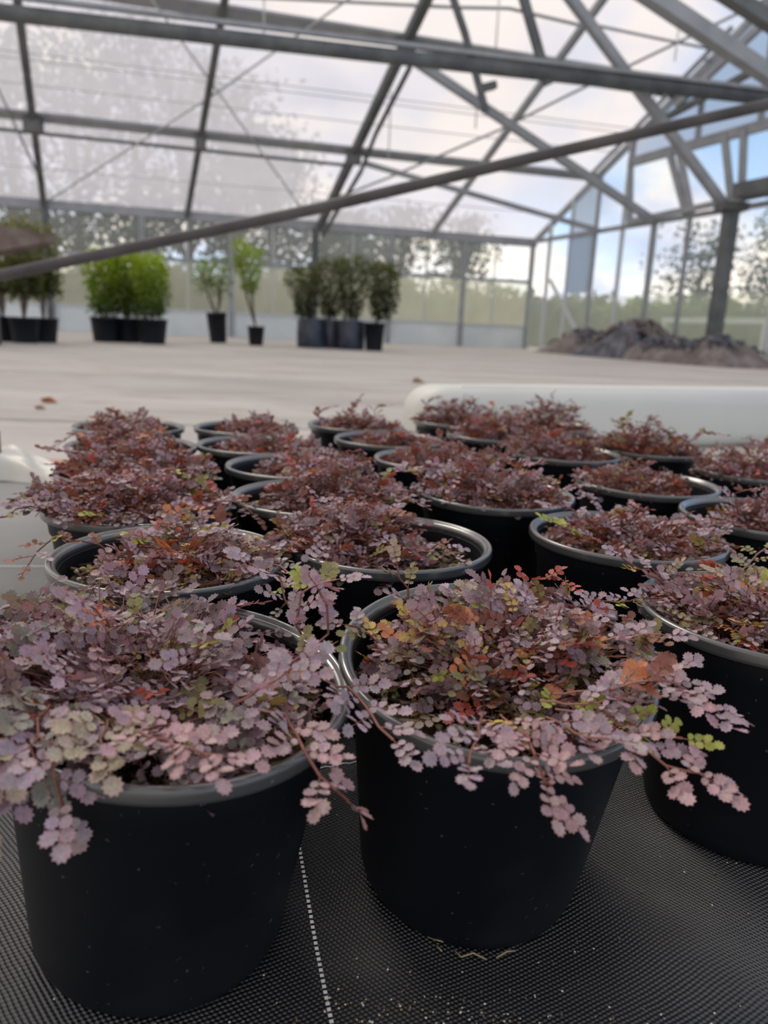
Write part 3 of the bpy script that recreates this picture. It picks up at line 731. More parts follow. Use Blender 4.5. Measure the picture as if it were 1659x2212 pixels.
def plant(key, label, rc, tilt=(0, 0), cx=0, cy=0, rx_=.09, ry_=.09, h=.055, n=260, mix=MIX_MID, lod='lo', size=.0085, runners=(), big=1.0, rot=0., seedrot=None):
    """rc = world x,y of the rim centre"""
    if lod == 'lo': rx_ *= 1.07; ry_ *= 1.06; h *= 1.10; n = int(n * 1.12)
    n_ = axes(tilt[0], tilt[1])
    base = Vector((rc[0], rc[1], .1900)) - n_ * .19
    root = empty('potted_plant', base)
    base.z = ground(base.x, base.y) + .0055
    root.location = base
    tag(root, label, 'potted plant', 'purple leaved plants in black pots')
    q = ZZ.rotation_difference(n_); root.rotation_mode = 'QUATERNION'; root.rotation_quaternion = q
    Mw = Matrix.Translation(base) @ q.to_matrix().to_4x4(); Mi = Mw.inverted()
    o = bpy.data.objects.new('pot', pot_me); C.objects.link(o); o.parent = root
    o2 = bpy.data.objects.new('rim', rim_me); C.objects.link(o2); o2.parent = o
    sn = link('soil', soil_mesh(), m_soil, root, True)
    ch = link('bark_chips', chips_mesh(420 if lod == 'hi' else 140), m_chip, root); ch['kind'] = 'stuff'
    # --- leaf positions in the pot frame
    Mi3 = np.array(Mi.to_3x3()); 
    a = rng.random(n) * 2 * math.pi; u = rng.random(n) ** .52
    px = cx + rx_ * u * np.cos(a); py = cy + ry_ * u * np.sin(a)
    prof = h * np.maximum(1 - u ** 2.2, 0) ** .75
    lump = .72 + .28 * np.sin(px * 70 + rc[0] * 90) * np.cos(py * 64 + rc[1] * 70)
    lay = rng.random(n) ** .55
    rr = np.hypot(px, py)
    z = SOILZ + .008 + prof * lump * lay + .010 * lay * rng.random(n)
    z = np.where(rr > .085, np.maximum(z, .178 + .016 * np.minimum((rr - .085) / .02, 1) * 1.2 + .006 * rng.random(n)), z)
    P = np.stack([px, py, z], 1)
    oa = np.arctan2(py - cy, px - cx) + rng.normal(0, .95, n)
    el = rng.normal(.30, .38, n) - .2 * (u > .85)
    d = np.stack([np.cos(oa) * np.cos(el), np.sin(oa) * np.cos(el), np.sin(el)], 1)
    outw = np.stack([np.cos(oa), np.sin(oa), np.zeros(n)], 1)
    up = norm(np.array([0, 0, 1.]) + outw * (.15 + .45 * u[:, None]) + rng.normal(0, .30, (n, 3)))
    Lf = rng.uniform(.016, .032, n) * big
    P = P - d * (Lf * .5)[:, None]; rr2 = np.hypot(P[:, 0], P[:, 1])
    P[:, 2] = np.where((rr2 > .094), np.maximum(P[:, 2], .193), P[:, 2])
    sz = size * rng.uniform(.7, 1.25, n)
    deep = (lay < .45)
    cl = palette(mix, n); cl[deep] = cl[deep] * .55 + np.array([.09, .06, .04]) * .45  # shade between leaves painted in as a darker tint on low leaves
    # --- runners
    RB = []; RD = []; RU = []; RL = []; RS = []; sp = []; sq = []; RCOL = []
    for ru_ in runners:
        pts = ru_[0]; opts = ru_[1] if len(ru_) > 1 else {}
        W_ = np.array([tuple(Mi @ Vector(p_)) for p_ in pts])
        # resample
        seg = np.linalg.norm(np.diff(W_, axis=0), axis=1); tt = np.concatenate([[0], np.cumsum(seg)]); tot = tt[-1]
        step = opts.get('step', .0085); ns = max(2, int(tot / step)); ts = np.linspace(0, tot, ns + 1)
        Q_ = np.stack([np.interp(ts, tt, W_[:, i_]) for i_ in range(3)], 1); Q_[1:-1] += rng.normal(0, .0012, (ns - 1, 3))
        sp.append(Q_[:-1]); sq.append(Q_[1:])
        for i_ in range(int(ns * opts.get('from', .25)), ns + 1):
            dd_ = Q_[min(i_ + 1, ns)] - Q_[max(i_ - 1, 0)]; dd_ = dd_ / np.linalg.norm(dd_)
            sd_ = np.cross([0, 0, 1.], dd_); sd_ /= max(np.linalg.norm(sd_), 1e-6)
            last = i_ == ns
            s2 = 1 if i_ % 2 else -1
            dir_ = dd_ if last else dd_ * .55 + sd_ * s2 * .8 + np.array([0, 0, .15])
            RB.append(Q_[i_]); RD.append(dir_ / np.linalg.norm(dir_)); RU.append(np.array([0, -.25, 1.]) + rng.normal(0, .18, 3))
            RL.append((.016 if last else .019) * opts.get('k', 1)); RS.append(opts.get('size', size * 1.12))
            RCOL.append(np.array(COL[opts['col']]) if 'col' in opts and rng.random() < .9 else (palette(mix, 1)[0] if rng.random() < .5 else np.array(COL['mauve'])))
    allV = []; allF = []; allC = []; off = 0; SP = []; SQ = []
    def add(base_, d_, up_, L_, m_, s_, c_, droop_):
        nonlocal off
        V, FF, c, rp_, rq_ = build_leaves(base_, d_, up_, L_, m_, s_, c_, lod, droop_)
        allV.append(V); allF.append(FF + off); allC.append(c); off += len(V); SP.append(rp_); SQ.append(rq_)
    half = rng.random(n) < .5
    for msk, mp_ in ((half, 3), (~half, 4 if lod == 'hi' else 3)):
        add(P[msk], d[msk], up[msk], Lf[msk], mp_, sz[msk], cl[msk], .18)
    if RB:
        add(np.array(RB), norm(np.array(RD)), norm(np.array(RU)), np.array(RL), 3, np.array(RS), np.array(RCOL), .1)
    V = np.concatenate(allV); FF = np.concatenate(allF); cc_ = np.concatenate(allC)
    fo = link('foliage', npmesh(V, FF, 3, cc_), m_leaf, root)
    fo['kind'] = 'stuff'
    # stems
    SP = np.concatenate(SP); SQ = np.concatenate(SQ)
    ns_ = n // 2
    s0 = np.stack([P[:ns_, 0] * .55 + cx * .3, P[:ns_, 1] * .55 + cy * .3, np.full(ns_, SOILZ)], 1) + rng.normal(0, .010, (ns_, 3)) * [1, 1, 0]
    s0r = np.hypot(s0[:, 0], s0[:, 1]); s0[:, :2] *= np.minimum(1, .088 / np.maximum(s0r, 1e-6))[:, None]
    mid = (s0 + P[:ns_]) / 2 + np.array([0, 0, .010]); mr = np.hypot(mid[:, 0], mid[:, 1])
    VA, FA = sticks(np.concatenate([SP, s0, mid]), np.concatenate([SQ, mid, P[:ns_]]), np.concatenate([np.full(len(SP), .00035), np.full(2 * ns_, .0006)]))
    if sp:
        a_ = np.concatenate(sp); b2 = np.concatenate(sq); VB, FB = sticks(a_, b2, .0009); FA = np.concatenate([FA, FB + len(VA)]); VA = np.concatenate([VA, VB])
    st = link('stems', npmesh(VA, FA, 4), m_stem, root, True); st['kind'] = 'stuff'
    return root

T1r = [([(-.20, .42, .19), (-.215, .38, .205), (-.20, .345, .20), (-.185, .335, .188)], dict(size=.0115, step=.009)),
       ([(-.18, .41, .19), (-.175, .37, .208), (-.17, .345, .205), (-.165, .338, .195)], dict(size=.0118, step=.009, col='slate')),
       ([(-.15, .40, .19), (-.14, .365, .205), (-.135, .345, .20)], dict(size=.0112, step=.008, col='pale')),
       ([(-.22, .45, .19), (-.235, .42, .205), (-.24, .385, .20)], dict(size=.0115, step=.009)),
([(-.060, .461, .195), (-.031, .472, .215), (-.035, .470, .235), (-.039, .468, .245)], dict(size=.0085, step=.011)),
       ([(-.075, .415, .19), (-.05, .40, .194), (-.033, .362, .190), (-.023, .357, .180), (-.012, .364, .165)], dict(size=.0105, step=.013, col='pink')),
       ([(-.19, .39, .19), (-.17, .371, .20), (-.156, .334, .200), (-.152, .330, .185), (-.150, .334, .170)], dict(size=.0115, step=.011, col='mauve')),
       ([(-.17, .465, .19), (-.201, .465, .20), (-.216, .433, .21), (-.245, .439, .20)], dict(size=.0105)),
       ([(-.05, .46, .19), (-.021, .45, .19), (-.003, .411, .195), (.011, .385, .19)], dict(size=.0095, step=.012)),
       ([(-.17, .49, .19), (-.174, .468, .215), (-.174, .449, .23), (-.173, .433, .243)], dict(size=.010, step=.011)),
       ([(-.20, .38, .19), (-.205, .34, .205), (-.195, .325, .195), (-.19, .322, .178)], dict(size=.0115, col='pale')),
       ([(-.05, .49, .19), (-.055, .485, .225), (-.05, .49, .24), (-.03, .495, .245)], dict(size=.0095)),
       ([(-.10, .40, .19), (-.12, .355, .207), (-.10, .345, .205), (-.075, .345, .20)], dict(size=.010, col='pink', step=.009)),
       ([(-.06, .53, .19), (-.075, .55, .225), (-.10, .555, .235)], dict(size=.0095)),
       ([(-.08, .40, .20), (-.06, .395, .215), (-.045, .41, .222)], dict(size=.0105, col='mauve')),
       ([(-.01, .60, .19), (-.055, .585, .205), (-.08, .57, .215)], dict(size=.007, col='pale', step=.012))]
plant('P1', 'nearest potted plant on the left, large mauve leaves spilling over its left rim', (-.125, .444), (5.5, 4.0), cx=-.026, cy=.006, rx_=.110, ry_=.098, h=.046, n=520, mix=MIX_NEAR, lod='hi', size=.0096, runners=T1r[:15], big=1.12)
T2r = [([(.11, .44, .195), (.138, .433, .20), (.162, .423, .215), (.185, .425, .212), (.206, .421, .200)], dict(size=.0098, step=.008)),
       ([(.10, .43, .195), (.126, .418, .20), (.165, .432, .205), (.192, .453, .21)], dict(size=.0085)),
       ([(.12, .44, .19), (.135, .417, .192), (.148, .387, .192), (.164, .380, .185), (.187, .381, .178)], dict(size=.0100, step=.009, col='pink')),
       ([(.11, .43, .19), (.129, .418, .195), (.152, .404, .195), (.175, .396, .193)], dict(size=.0075, col='lime', step=.012)),
       ([(.075, .42, .19), (.083, .387, .197), (.084, .361, .199), (.092, .357, .186), (.099, .362, .172)], dict(size=.0085, col='pink', step=.006)),
       ([(.065, .42, .19), (.057, .385, .198), (.049, .350, .199)], dict(size=.0092, col='mauve', step=.010)),
       ([(.03, .50, .19), (.014, .489, .20), (-.006, .487, .21), (-.023, .497, .212)], dict(size=.0080)),
       ([(.12, .52, .19), (.155, .50, .21), (.175, .49, .215), (.190, .485, .22)], dict(size=.0080)),
       ([(.04, .55, .19), (.02, .56, .215), (.012, .565, .235)], dict(size=.0075)),
       ([(.10, .41, .195), (.11, .375, .205), (.125, .37, .205)], dict(size=.0095, col='mauve', step=.009)),
       ([(.11, .58, .19), (.125, .585, .225), (.14, .57, .228)], dict(size=.007, col='red'))]
plant('P2', 'front middle potted plant with red and yellow flecks, runners trailing off its right side', (.083, .500), (1.8, 8.6), cx=.012, cy=.012, rx_=.096, ry_=.084, h=.062, n=620, mix=MIX_ORANGE, lod='hi', size=.0082, runners=T2r)
plant('P3', 'potted plant just behind the nearest left pot, small leaves reaching over its left rim', (-.200, .697), cx=.018, cy=-.005, rx_=.082, ry_=.088, h=.060, n=440, mix=MIX_ORANGE, lod='hi', size=.0080,
      runners=[([(-.25, .70, .185), (-.272, .713, .195), (-.311, .703, .205), (-.316, .665, .20), (-.312, .646, .195)], dict(size=.0075, col='rust', step=.013)), ([(-.14, .69, .19), (-.115, .692, .195), (-.084, .651, .20), (-.069, .629, .195), (-.082, .611, .18)], dict(size=.0078, step=.012, col='slate'))])
plant('P4', 'potted plant in the second row with bare bark chips showing on its right', (.005, .782), cx=-.035, cy=.005, rx_=.078, ry_=.092, h=.070, n=430, mix=MIX_MID, lod='hi', size=.0080,
      runners=[([(.03, .76, .185), (.055, .74, .205), (.07, .72, .20)], dict(size=.008)), ([(.0, .70, .19), (.01, .685, .185), (.012, .68, .176)], {})])
plant('M4', 'middle potted plant behind the one with bare bark chips, tall mound leaning right', (-.090, .983), cx=.022, cy=0, rx_=.090, ry_=.085, h=.075, n=360, mix=MIX_MID, size=.0082,
      runners=[([(-.03, .96, .2), (.02, .93, .215), (.04, .9, .21)], {}), ([(-.02, .97, .2), (.01, .97, .235), (.04, .955, .24)], {})])
plant('P5', 'potted plant right of centre in the second row, low mound filling it evenly', (.279, .854), cx=.008, cy=0, rx_=.094, ry_=.090, h=.050, n=470, mix=MIX_MID, lod='hi', size=.0078, runners=[([(.24, .87, .19), (.22, .89, .215), (.203, .9, .215)], {}), ([(.25, .82, .18), (.21, .82, .2), (.19, .83, .21)], dict(col='lime', step=.012))])
plant('R1', 'large potted plant cut by the right edge of the view, front row', (.331, .612), cx=-.005, cy=.004, rx_=.092, ry_=.092, h=.052, n=560, mix=MIX_ORANGE, lod='hi', size=.0078,
      runners=[([(.276, .642, .19), (.227, .619, .20), (.198, .602, .20), (.173, .587, .205)], dict(size=.0080, step=.013)), ([(.272, .653, .19), (.243, .669, .205), (.222, .684, .215)], dict(size=.008)), ([(.293, .644, .19), (.331, .681, .21), (.372, .722, .22)], dict(size=.007, col='olive', step=.012))])
plant('P6', 'potted plant in the centre with a dark side facing the camera and an untidy mound', (.155, 1.059), cx=-.005, cy=0, rx_=.094, ry_=.09, h=.078, n=430, mix=MIX_MID, size=.0080,
      runners=[([(.22, 1.03, .2), (.255, 1.0, .22), (.27, .99, .205)], {}), ([(.08, 1.05, .2), (.04, 1.07, .22), (.03, 1.08, .23)], dict(col='rust'))])
plant('P7', 'potted plant on the right with its right inner wall bare, third row', (.410, 1.190), cx=-.022, cy=0, rx_=.078, ry_=.084, h=.048, n=340, mix=MIX_FAR, size=.0075)
plant('R2', 'potted plant at the right edge whose left inner wall is bare', (.503, .985), cx=.025, cy=-.005, rx_=.082, ry_=.088, h=.046, n=340, mix=MIX_MID, size=.0078, runners=[([(.45, .93, .19), (.41, .9, .205), (.395, .885, .2)], {}), ([(.46, .97, .19), (.43, .93, .235), (.44, .92, .24)], {})])
plant('L4', 'left edge potted plant with the widest overhanging mound, third pot back', (-.295, .898), cx=-.012, cy=-.005, rx_=.118, ry_=.106, h=.072, n=560, mix=MIX_MID, lod='hi', size=.0084,
      runners=[([(-.34, .88, .2), (-.369, .876, .205), (-.385, .80, .208), (-.404, .783, .20)], dict(size=.009)), ([(-.22, .88, .2), (-.17, .86, .215), (-.15, .85, .20)], {})])
plant('L3', 'left column potted plant standing fourth from the camera', (-.369, 1.107), cx=.005, cy=0, rx_=.102, ry_=.092, h=.074, n=380, mix=MIX_FAR, size=.0084, runners=[([(-.42, 1.1, .2), (-.45, 1.08, .22), (-.47, 1.07, .225)], {}), ([(-.31, 1.08, .2), (-.26, 1.05, .21), (-.245, 1.03, .2)], {})])
plant('L2', 'left column potted plant with bare inner walls on both sides, fifth from the camera', (-.443, 1.322), cx=-.004, cy=0, rx_=.080, ry_=.085, h=.070, n=300, mix=MIX_FAR, size=.0082, runners=[([(-.48, 1.3, .2), (-.53, 1.29, .215), (-.55, 1.28, .2)], {})])
plant('L1', 'farthest potted plant of the left column, mound in the middle of the pot', (-.527, 1.560), cx=-.012, cy=0, rx_=.072, ry_=.08, h=.054, n=260, mix=MIX_FAR, size=.0078)
plant('M3', 'potted plant whose empty inner wall shows on its left, between the left and middle mounds', (-.143, 1.200), cx=.028, cy=0, rx_=.074, ry_=.082, h=.048, n=300, mix=MIX_FAR, size=.0080)
plant('M2', 'potted plant with foliage only on its right half, second column', (-.237, 1.399), cx=.014, cy=0, rx_=.082, ry_=.082, h=.046, n=290, mix=MIX_FAR, size=.0078)
plant('M1', 'farthest potted plant of the second column, bare at its left', (-.299, 1.625), cx=.020, cy=0, rx_=.072, ry_=.08, h=.050, n=240, mix=MIX_FAR, size=.0078)
plant('N1', 'farthest potted plant left of the white trough end, leggy arching stems', (-.073, 1.760), cx=.005, cy=0, rx_=.088, ry_=.085, h=.045, n=260, mix=MIX_FAR, size=.0078,
      runners=[([(-.15, 1.74, .19), (-.16, 1.73, .225), (-.135, 1.73, .232)], dict(col='rust')), ([(-.1, 1.75, .19), (-.08, 1.74, .24), (-.07, 1.74, .25)], dict(col='rust')), ([(-.03, 1.76, .19), (-.03, 1.75, .235), (-.01, 1.75, .24)], dict(col='rust'))])
plant('N2', 'sparse potted plant right in front of the farthest leggy one', (.003, 1.545), cx=.012, cy=0, rx_=.084, ry_=.08, h=.034, n=240, mix=MIX_FAR, size=.0078)
plant('N3', 'potted plant with orange leaves at its left rim, behind the untidy central one', (.088, 1.325), cx=.012, cy=0, rx_=.096, ry_=.088, h=.050, n=320, mix=MIX_FAR, size=.0080)
plant('O2', 'potted plant whose bare right rim shows, centre right of the back rows', (.339, 1.468), cx=-.018, cy=0, rx_=.092, ry_=.088, h=.074, n=340, mix=MIX_FAR, size=.0080)
plant('O3', 'tall mounded potted plant in front of the white trough, one before the last', (.240, 1.690), cx=.005, cy=0, rx_=.098, ry_=.09, h=.084, n=340, mix=MIX_FAR, size=.0080)
plant('O4', 'back row potted plant beside the rounded end of the white trough', (.172, 1.915), cx=.0, cy=0, rx_=.096, ry_=.085, h=.078, n=300, mix=MIX_FAR, size=.0080, runners=[([(.11, 1.9, .2), (.09, 1.89, .24), (.11, 1.89, .25)], {})])
plant('O5', 'tallest back row potted plant against the white trough', (.405, 1.905), cx=-.01, cy=0, rx_=.096, ry_=.085, h=.098, n=320, mix=MIX_FAR, size=.0080)
plant('Q1', 'back right potted plant with a ragged mound against the white trough', (.544, 1.575), cx=-.01, cy=0, rx_=.10, ry_=.09, h=.082, n=360, mix=MIX_FAR, size=.0080, runners=[([(.5, 1.55, .2), (.46, 1.54, .25), (.47, 1.53, .26)], dict(col='olive')), ([(.6, 1.56, .2), (.63, 1.55, .235), (.66, 1.54, .235)], {})])
plant('Q2', 'far right potted plant in front of the lower edge of the white trough', (.663, 1.350), cx=-.005, cy=0, rx_=.10, ry_=.09, h=.076, n=360, mix=MIX_MID, size=.0080)

# dry straw and grit in front of the front middle pot
def straw(pts, lb, r=.0006):
    o = MB(); o.tube([onfab(x, y, z) for x, y, z in pts], r, 6); o = o.build('dry_straw', simple('straw', (.36, .29, .15), .8, .2), None, True); tag(o, lb, 'straw')
straw([(.044, .455, .007), (.052, .449, .010), (.060, .450, .008)], 'curved bit of dry straw at the foot of the front middle pot, leftmost')
straw([(.062, .445, .007), (.066, .437, .009), (.074, .438, .012), (.083, .437, .008)], 'crooked bit of dry straw at the foot of the front middle pot, middle')
straw([(.090, .440, .007), (.098, .443, .010), (.104, .446, .008)], 'short bit of dry straw at the foot of the front middle pot, rightmost')
straw([(.050, .448, .007), (.053, .442, .008)], 'tiny straw stub below the leftmost straw')
n = 520
gx = rng.normal(.06, .055, n); gy = .40 - np.abs(rng.normal(0, .05, n)) + rng.normal(0, .012, n)
k2 = rng.random(n) < .3; gx[k2] = rng.uniform(-.3, .35, k2.sum()); gy[k2] = rng.uniform(.3, .75, k2.sum())
gz_ = np.array([ground(a, b) + .0075 for a, b in zip(gx, gy)])
gp = np.stack([gx, gy, gz_], 1); s_ = rng.uniform(.0004, .0011, n)
oct_ = np.array([(1, 0, 0), (0, 1, 0), (-1, 0, 0), (0, -1, 0), (0, 0, .7), (0, 0, -.7)], float); F = np.array([(0, 1, 4), (1, 2, 4), (2, 3, 4), (3, 0, 4), (1, 0, 5), (2, 1, 5), (3, 2, 5), (0, 3, 5)])
V = (gp[:, None] + oct_[None] * s_[:, None, None]).reshape(-1, 3); FF = (F[None] + (np.arange(n) * 6)[:, None, None]).reshape(-1, 3)
cg = np.array([(.62, .58, .42), (.40, .32, .18), (.20, .12, .07), (.7, .68, .6)])[rng.integers(0, 4, n)]
o = link('pale_grit', npmesh(V, FF, 3, np.repeat(cg, 6, 0)), m_chip); tag(o, 'pale grit and crumbs scattered on the black fabric in front of the pots', 'grit', kind='stuff')
for x, y, lb in ((.028, .375, 'small red-brown crumb of bark on the fabric, bottom centre'), (.13, .355, 'small tan crumb of bark on the fabric, bottom right')):
    mb = MB(); mb.box((0, 0, .0015), .004, .003, .002); o = mb.build('bark_crumb', simple('crumb', (.20, .09, .05), .9, .2)); o.location = onfab(x, y, .006); tag(o, lb, 'bark crumb')

# ------------------------------------------------------------------ background shrubs in pots
QT = np.array([(0, 0, 0), (.5, .28, .08), (1, 0, 0), (.5, -.28, .08)]); QF = np.array([(0, 1, 2, 3)])
def leafcloud(name, pts, size, cols, parent, m=None, dirs=None):
    n = len(pts); X = norm(rng.normal(size=(n, 3)) * [1, 1, .8] + [0, 0, .35]) if dirs is None else norm(dirs + rng.normal(0, .5, (n, 3)))
    Zv = norm(rng.normal(size=(n, 3)) + [0, 0, .8]); Y = norm(np.cross(Zv, X)); Zv = np.cross(X, Y)
    V, FF = instance(QT, QF, pts, X, Y, Zv, size * rng.uniform(.7, 1.3, n))
    c = np.repeat(cols * rng.uniform(.7, 1.3, (n, 1)), 4, 0)
    return link(name, npmesh(V, FF, 4, np.clip(c, 0, .9)), m or m_green, parent)
def at_px(px, Y):
    # ground position straight below the image column px, Y metres away
    d = f_ + rx * ((px - 829.5) / 1660) - ru * ((740 - 1106) / 1660)
    t = Y / d.y; return Vector((d.x * t, Y, 0))
def shrub(px, Y, potr, poth, lab, cat, fol, name='potted_shrub', lean=0., bag=False, group=None, rim=True):
    p_ = at_px(px, Y); root = empty(name, p_); tag(root, lab, cat, group); root.rotation_euler = (0, lean, 0)
    mb = MB(); pr_ = [(0, .0), (potr * .78, .0), (potr * .80, .02), (potr * .97, poth * .9), (potr, poth * .9), (potr, poth), (potr * .93, poth), (potr * .88, poth * .88), (0, poth * .88)]
    if bag: pr_ = [(0, 0), (potr * .95, 0), (potr, .03), (potr * 1.02, poth * .5), (potr * .98, poth * .9), (potr * .93, poth), (potr * .88, poth), (potr * .86, poth * .9), (0, poth * .88)]
    mb.lathe(pr_, 32); mb.build('pot', m_bag if bag else m_bgpot, root, True)
    P = []; Cc = []; st = MB(); 
    for (cx, cy, z0, z1, r0, r1, n_, lo, hi) in fol:
        t = rng.random(n_); z = z0 + (z1 - z0) * t; rad = (r0 + (r1 - r0) * t) * np.sqrt(np.clip(1 - ((t - .45) / .60) ** 4, .02, 1)); a = rng.random(n_) * 2 * math.pi; q = rng.random(n_) ** .4
        rad = rad * (1 + .22 * np.sin(a * 3 + z * 9)); 
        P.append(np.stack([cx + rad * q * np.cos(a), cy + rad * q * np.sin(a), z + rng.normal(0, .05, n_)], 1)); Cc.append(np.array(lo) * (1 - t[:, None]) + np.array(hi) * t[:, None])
        for s_i in range(5):
            an = rng.random() * 6.28; rr_2 = rng.random() * r0 * .6
            st.tube([(0, 0, poth * .85), (cx * .5 + rr_2 * .4 * math.cos(an), cy * .5, (z0 + poth) / 2), (cx + rr_2 * math.cos(an), cy + rr_2 * math.sin(an), z1 * .85)], [.012, .009, .004], 6)
    P = np.concatenate(P); Cc = np.concatenate(Cc)
    o = leafcloud('foliage', P, .062 if not bag else .05, Cc, root); o['kind'] = 'stuff'
    st.build('stems', m_wood, root, True)
    return root
m_bag = simple('black_grow_bag', (.012, .016, .028), .4, .5, noise=(.04, .05, .075), nscale=6)
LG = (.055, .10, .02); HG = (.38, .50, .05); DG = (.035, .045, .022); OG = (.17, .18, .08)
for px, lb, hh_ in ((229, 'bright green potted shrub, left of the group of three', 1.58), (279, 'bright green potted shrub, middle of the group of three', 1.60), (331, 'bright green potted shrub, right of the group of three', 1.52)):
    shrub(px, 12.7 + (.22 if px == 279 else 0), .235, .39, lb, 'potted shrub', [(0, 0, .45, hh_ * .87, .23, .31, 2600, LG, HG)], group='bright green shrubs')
for px, lb, Y_ in ((10, 'left edge leggy grey-green potted shrub, first of its group', 11.0), (55, 'leggy grey-green potted shrub, middle of the group at the left edge', 10.7), (97, 'leggy grey-green potted shrub, rightmost of the group at the left edge', 11.2)):
    r_ = shrub(px, Y_, .20, .34, lb, 'potted shrub', [(.03, 0, .68, 1.56, .21, .26, 1300, OG, (.22, .22, .13)), (0, 0, .64, 1.04, .23, .25, 900, DG, OG)], group='leggy shrubs at the left edge')
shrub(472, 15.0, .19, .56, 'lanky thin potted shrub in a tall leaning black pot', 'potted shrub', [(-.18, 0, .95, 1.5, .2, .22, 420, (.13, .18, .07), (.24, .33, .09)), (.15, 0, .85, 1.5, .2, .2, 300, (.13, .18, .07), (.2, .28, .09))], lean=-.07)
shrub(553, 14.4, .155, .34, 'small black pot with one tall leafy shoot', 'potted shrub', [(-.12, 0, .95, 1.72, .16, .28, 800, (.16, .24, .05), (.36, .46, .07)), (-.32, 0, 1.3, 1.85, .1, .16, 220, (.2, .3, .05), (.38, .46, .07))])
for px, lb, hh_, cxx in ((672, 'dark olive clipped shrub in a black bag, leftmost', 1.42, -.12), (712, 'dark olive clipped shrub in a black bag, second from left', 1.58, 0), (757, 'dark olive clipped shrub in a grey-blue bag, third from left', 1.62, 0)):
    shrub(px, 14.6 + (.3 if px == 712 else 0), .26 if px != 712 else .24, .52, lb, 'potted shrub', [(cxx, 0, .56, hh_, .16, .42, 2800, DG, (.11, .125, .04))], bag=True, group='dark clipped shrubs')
shrub(808, 14.4, .19, .50, 'dark olive clipped shrub in a narrow round black pot, rightmost', 'potted shrub', [(.12, 0, .6, 1.5, .2, .36, 2300, DG, (.11, .12, .04))], group='dark clipped shrubs')

# ------------------------------------------------------------------ heap of old shade cloth
def heap(name, lb, c, a, b, h, ang, seed, m):
    r2 = np.random.default_rng(seed); V = []; Fq = []; n1, n2 = 60, 36
    ph = r2.random(8) * 6.28
    for i in range(n1):
        for j in range(n2):
            u = i / (n1 - 1) * 2 - 1; v = j / (n2 - 1) * 2 - 1
            e = max(0, 1 - abs(u) ** 2.4) ** .6 * max(0, 1 - abs(v) ** 2.4) ** .6
            z = e * h * (.70 + .22 * math.sin(u * 5 + ph[0]) + .08 * math.sin(u * 9 + v * 4 + ph[1]) + .08 * math.sin(v * 8 + u * 3 + ph[2]) + .10 * abs(math.sin(u * 17 + v * 13 + ph[3])) + .08 * abs(math.sin(u * 27 - v * 21 + ph[4])))
            V.append((u * a * math.cos(ang) - v * b * math.sin(ang), u * a * math.sin(ang) + v * b * math.cos(ang), z))
    for i in range(n1 - 1):
        for j in range(n2 - 1):
            q = i * n2 + j; Fq.append((q, q + n2, q + n2 + 1, q + 1))
    o = link(name, mesh(V, Fq), m, None, True); o.location = c; tag(o, lb, 'cloth heap')
    st = MB()
    for k in range(46):
        u0, v0 = r2.uniform(-.75, .75), r2.uniform(-.7, .7); an = r2.random() * 6.28; ln = r2.uniform(.3, .8); pts = []
        for t in range(7):
            u = u0 + math.cos(an + t * .35) * ln * (t / 6 - .5) / a; v = v0 + math.sin(an + t * .35) * ln * (t / 6 - .5) / b
            u = max(-.93, min(.93, u)); v = max(-.93, min(.93, v))
            e = max(0, 1 - abs(u) ** 2.4) ** .6 * max(0, 1 - abs(v) ** 2.4) ** .6
            z = e * h * (.86 + .22 * math.sin(u * 5 + ph[0])) + .05 * math.sin(t * 1.3 + k) + .03
            pts.append((u * a * math.cos(ang) - v * b * math.sin(ang), u * a * math.sin(ang) + v * b * math.cos(ang), max(z, .03)))
        st.tube(pts, [.01] + [r2.uniform(.015, .04)] * 5 + [.01], 5)
    q = st.build('loose_strands', m_h2 if m is m_h1 else m_h1, o, True); q['kind'] = 'stuff'
    return o
m_h1 = simple('old_shade_cloth', (.13, .105, .10), .8, .3, noise=(.24, .21, .20), nscale=4, bump=.6)
m_h2 = simple('dark_shade_cloth', (.055, .058, .075), .7, .3, noise=(.17, .17, .20), nscale=5, bump=.6)
dirE = math.atan2(e2.y, e2.x)
heap('cloth_heap', 'left brownish heap of old shade cloth by the end wall', G(.9, 4.9, 0), 1.5, .8, .52, dirE, 1, m_h1)
heap('cloth_heap', 'tallest dark bluish heap of shade cloth beside the thick post', G(1.0, 6.5, 0), 1.3, .85, .72, dirE, 2, m_h2)
heap('cloth_heap', 'rightmost low brown heap of shade cloth at the right edge', G(1.15, 8.4, 0), 1.5, .7, .52, dirE, 5, m_h1)

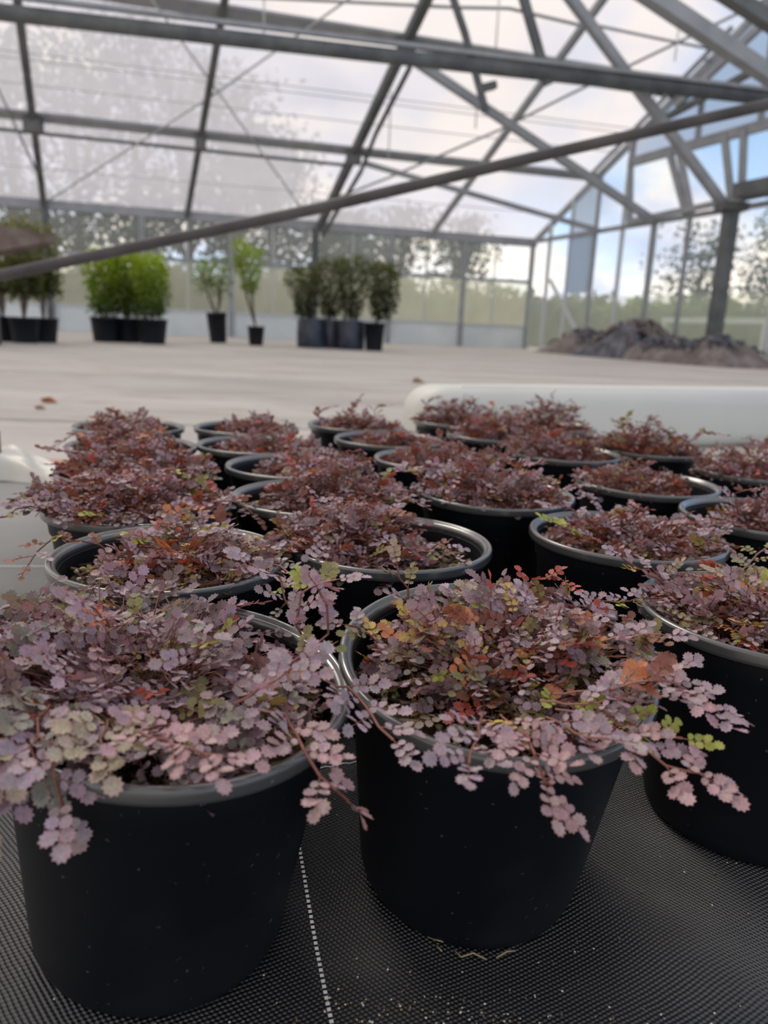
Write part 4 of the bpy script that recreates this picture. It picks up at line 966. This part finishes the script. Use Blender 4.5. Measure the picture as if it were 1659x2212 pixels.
# ------------------------------------------------------------------ outside: hedges and trees
def tree(name, lb, pos, H, Rr, n, col, trunk=.18, z0=.25, group=None, leaf=.22, dens=.45):
    root = empty(name, pos); tag(root, lb, 'tree', group)
    # clumped crown
    nc = int(26); ca = rng.random(nc) * 6.28; cr = Rr * np.sqrt(rng.random(nc)) * .8; cz = H * (z0 + (1 - z0) * rng.random(nc) * .93)
    shrink = 1 - .55 * np.clip((cz / H - z0) / (1 - z0), 0, 1) ** 1.5; cr *= shrink
    cen = np.stack([cr * np.cos(ca), cr * np.sin(ca), cz], 1)
    idx = rng.integers(0, nc, n); n = int(n * 1.6); idx = rng.integers(0, nc, n); P = cen[idx] + rng.normal(size=(n, 3)) * Rr * dens * .6
    P[:, 2] = np.clip(P[:, 2], .3, H)
    lc = leafcloud('crown', P, leaf, np.tile(np.array(col), (n, 1)), root); lc['kind'] = 'stuff'
    st = MB(); st.tube([(0, 0, 0), (.1 * rng.normal(), .1, H * .4), (.2 * rng.normal(), 0, H * .85)], [trunk, trunk * .7, trunk * .2], 8)
    for i in range(0, nc, 2):
        b = Vector(cen[i]); st.tube([(0, 0, max(.5, b.z * .55)), (b.x * .6, b.y * .6, b.z * .85), tuple(b)], [trunk * .35, trunk * .22, trunk * .08], 5)
    st.build('trunk', m_wood, root, True); return root
TC = [(.065, .085, .075), (.08, .10, .08), (.095, .105, .085)]
spec = [(16.5, -9, 9.0, 2.5), (14.2, -8, 9.8, 2.3), (12.2, -10, 10.6, 2.4), (10.3, -9, 11.0, 2.5), (8.5, -10, 9.8, 2.5), (6.9, -9, 9.0, 2.3), (5.1, -11, 8.2, 2.2), (3.2, -10, 5.0, 2.0), (1.2, -12, 4.8, 2.1), (-1.0, -13, 5.4, 2.2), (-3.2, -12, 5.0, 2.0), (19, -8, 10, 2.8)]
ordn = ['first', 'second', 'third', 'fourth', 'fifth', 'sixth', 'seventh', 'eighth', 'ninth', 'tenth', 'eleventh', 'twelfth']
for i, (a_, b_, H_, R_) in enumerate(spec):
    tree('outside_tree', '%s dark tree in the row behind the long side wall, counted from the left' % ordn[i] if i < 11 else 'dark tree far beyond the left edge of the row', G(a_, b_, 0), H_, R_, 1500 if H_ > 6 else 1000, TC[i % 3], group='trees behind the side wall', leaf=.29)
spec2 = [(-9, -4, 4.4, 2.0), (-10, 1.0, 4.6, 2.0), (-9, 4.2, 5.2, 1.5), (-12, 6.5, 4.6, 2.2), (-11, 8.8, 4.4, 1.9), (-8, 12.0, 6.6, 2.6), (-9, 16.0, 6.8, 2.6), (-10, -1.5, 5.6, 1.2)]
for i, (a_, b_, H_, R_) in enumerate(spec2):
    tree('outside_tree', '%s thin tree beyond the far end wall, counted from the corner' % ordn[i], G(a_, b_, 0), H_, R_, 900, TC[(i + 1) % 3], trunk=.13, group='trees beyond the end wall', leaf=.20, dens=.5)
def hedge(lb, P, Q, H, W_, n, lo, hi):
    root = empty('hedge', P); tag(root, lb, 'hedge'); t = rng.random(n); P = np.array(P); Q = np.array(Q); d = norm(Q - P); s_ = np.cross([0, 0, 1.], d)
    X = (Q - P) * t[:, None] + s_ * rng.uniform(-W_, W_, n)[:, None]; X[:, 2] = rng.random(n) ** .8 * H * (1 + .08 * np.sin(t * 40))
    c = np.array(lo) + (np.array(hi) - np.array(lo)) * rng.random((n, 1)); o = leafcloud('hedge_leaves', X, .34, c, root); o['kind'] = 'stuff'
    mb = MB(); Pv = Vector((0, 0, H * .45)); mb.bar(Pv, Vector(Q - P) + Pv, W_ * 1.4, H * .85); mb.build('hedge_core', simple('hedge_core', tuple(lo), .95, .1), root)
hedge('long green hedge behind the long side wall', tuple(G(18, -5, 0)), tuple(G(-6, -5, 0)), 1.75, .6, 7000, (.22, .23, .15), (.33, .33, .24))
hedge('low green hedge beyond the far end wall', tuple(G(-5, -6, 0)), tuple(G(-5, 15, 0)), 1.45, .6, 6000, (.22, .26, .15), (.36, .38, .22))
# pale bench rail outside the end wall
beam('outside_rail', 'pale rail outside beyond the far end wall', 'rail', G(-3.4, 1.5, .98), G(-3.4, 9, .98), .05, .14, m_board)
for b_, lb in ((1.6, 'left'), (5.2, 'middle'), (8.9, 'right')):
    beam('rail_post', 'pale %s post of the rail outside the end wall' % lb, 'post', G(-3.4, b_, 0), G(-3.4, b_, 1.0), .08, .08, m_board, up=e2)
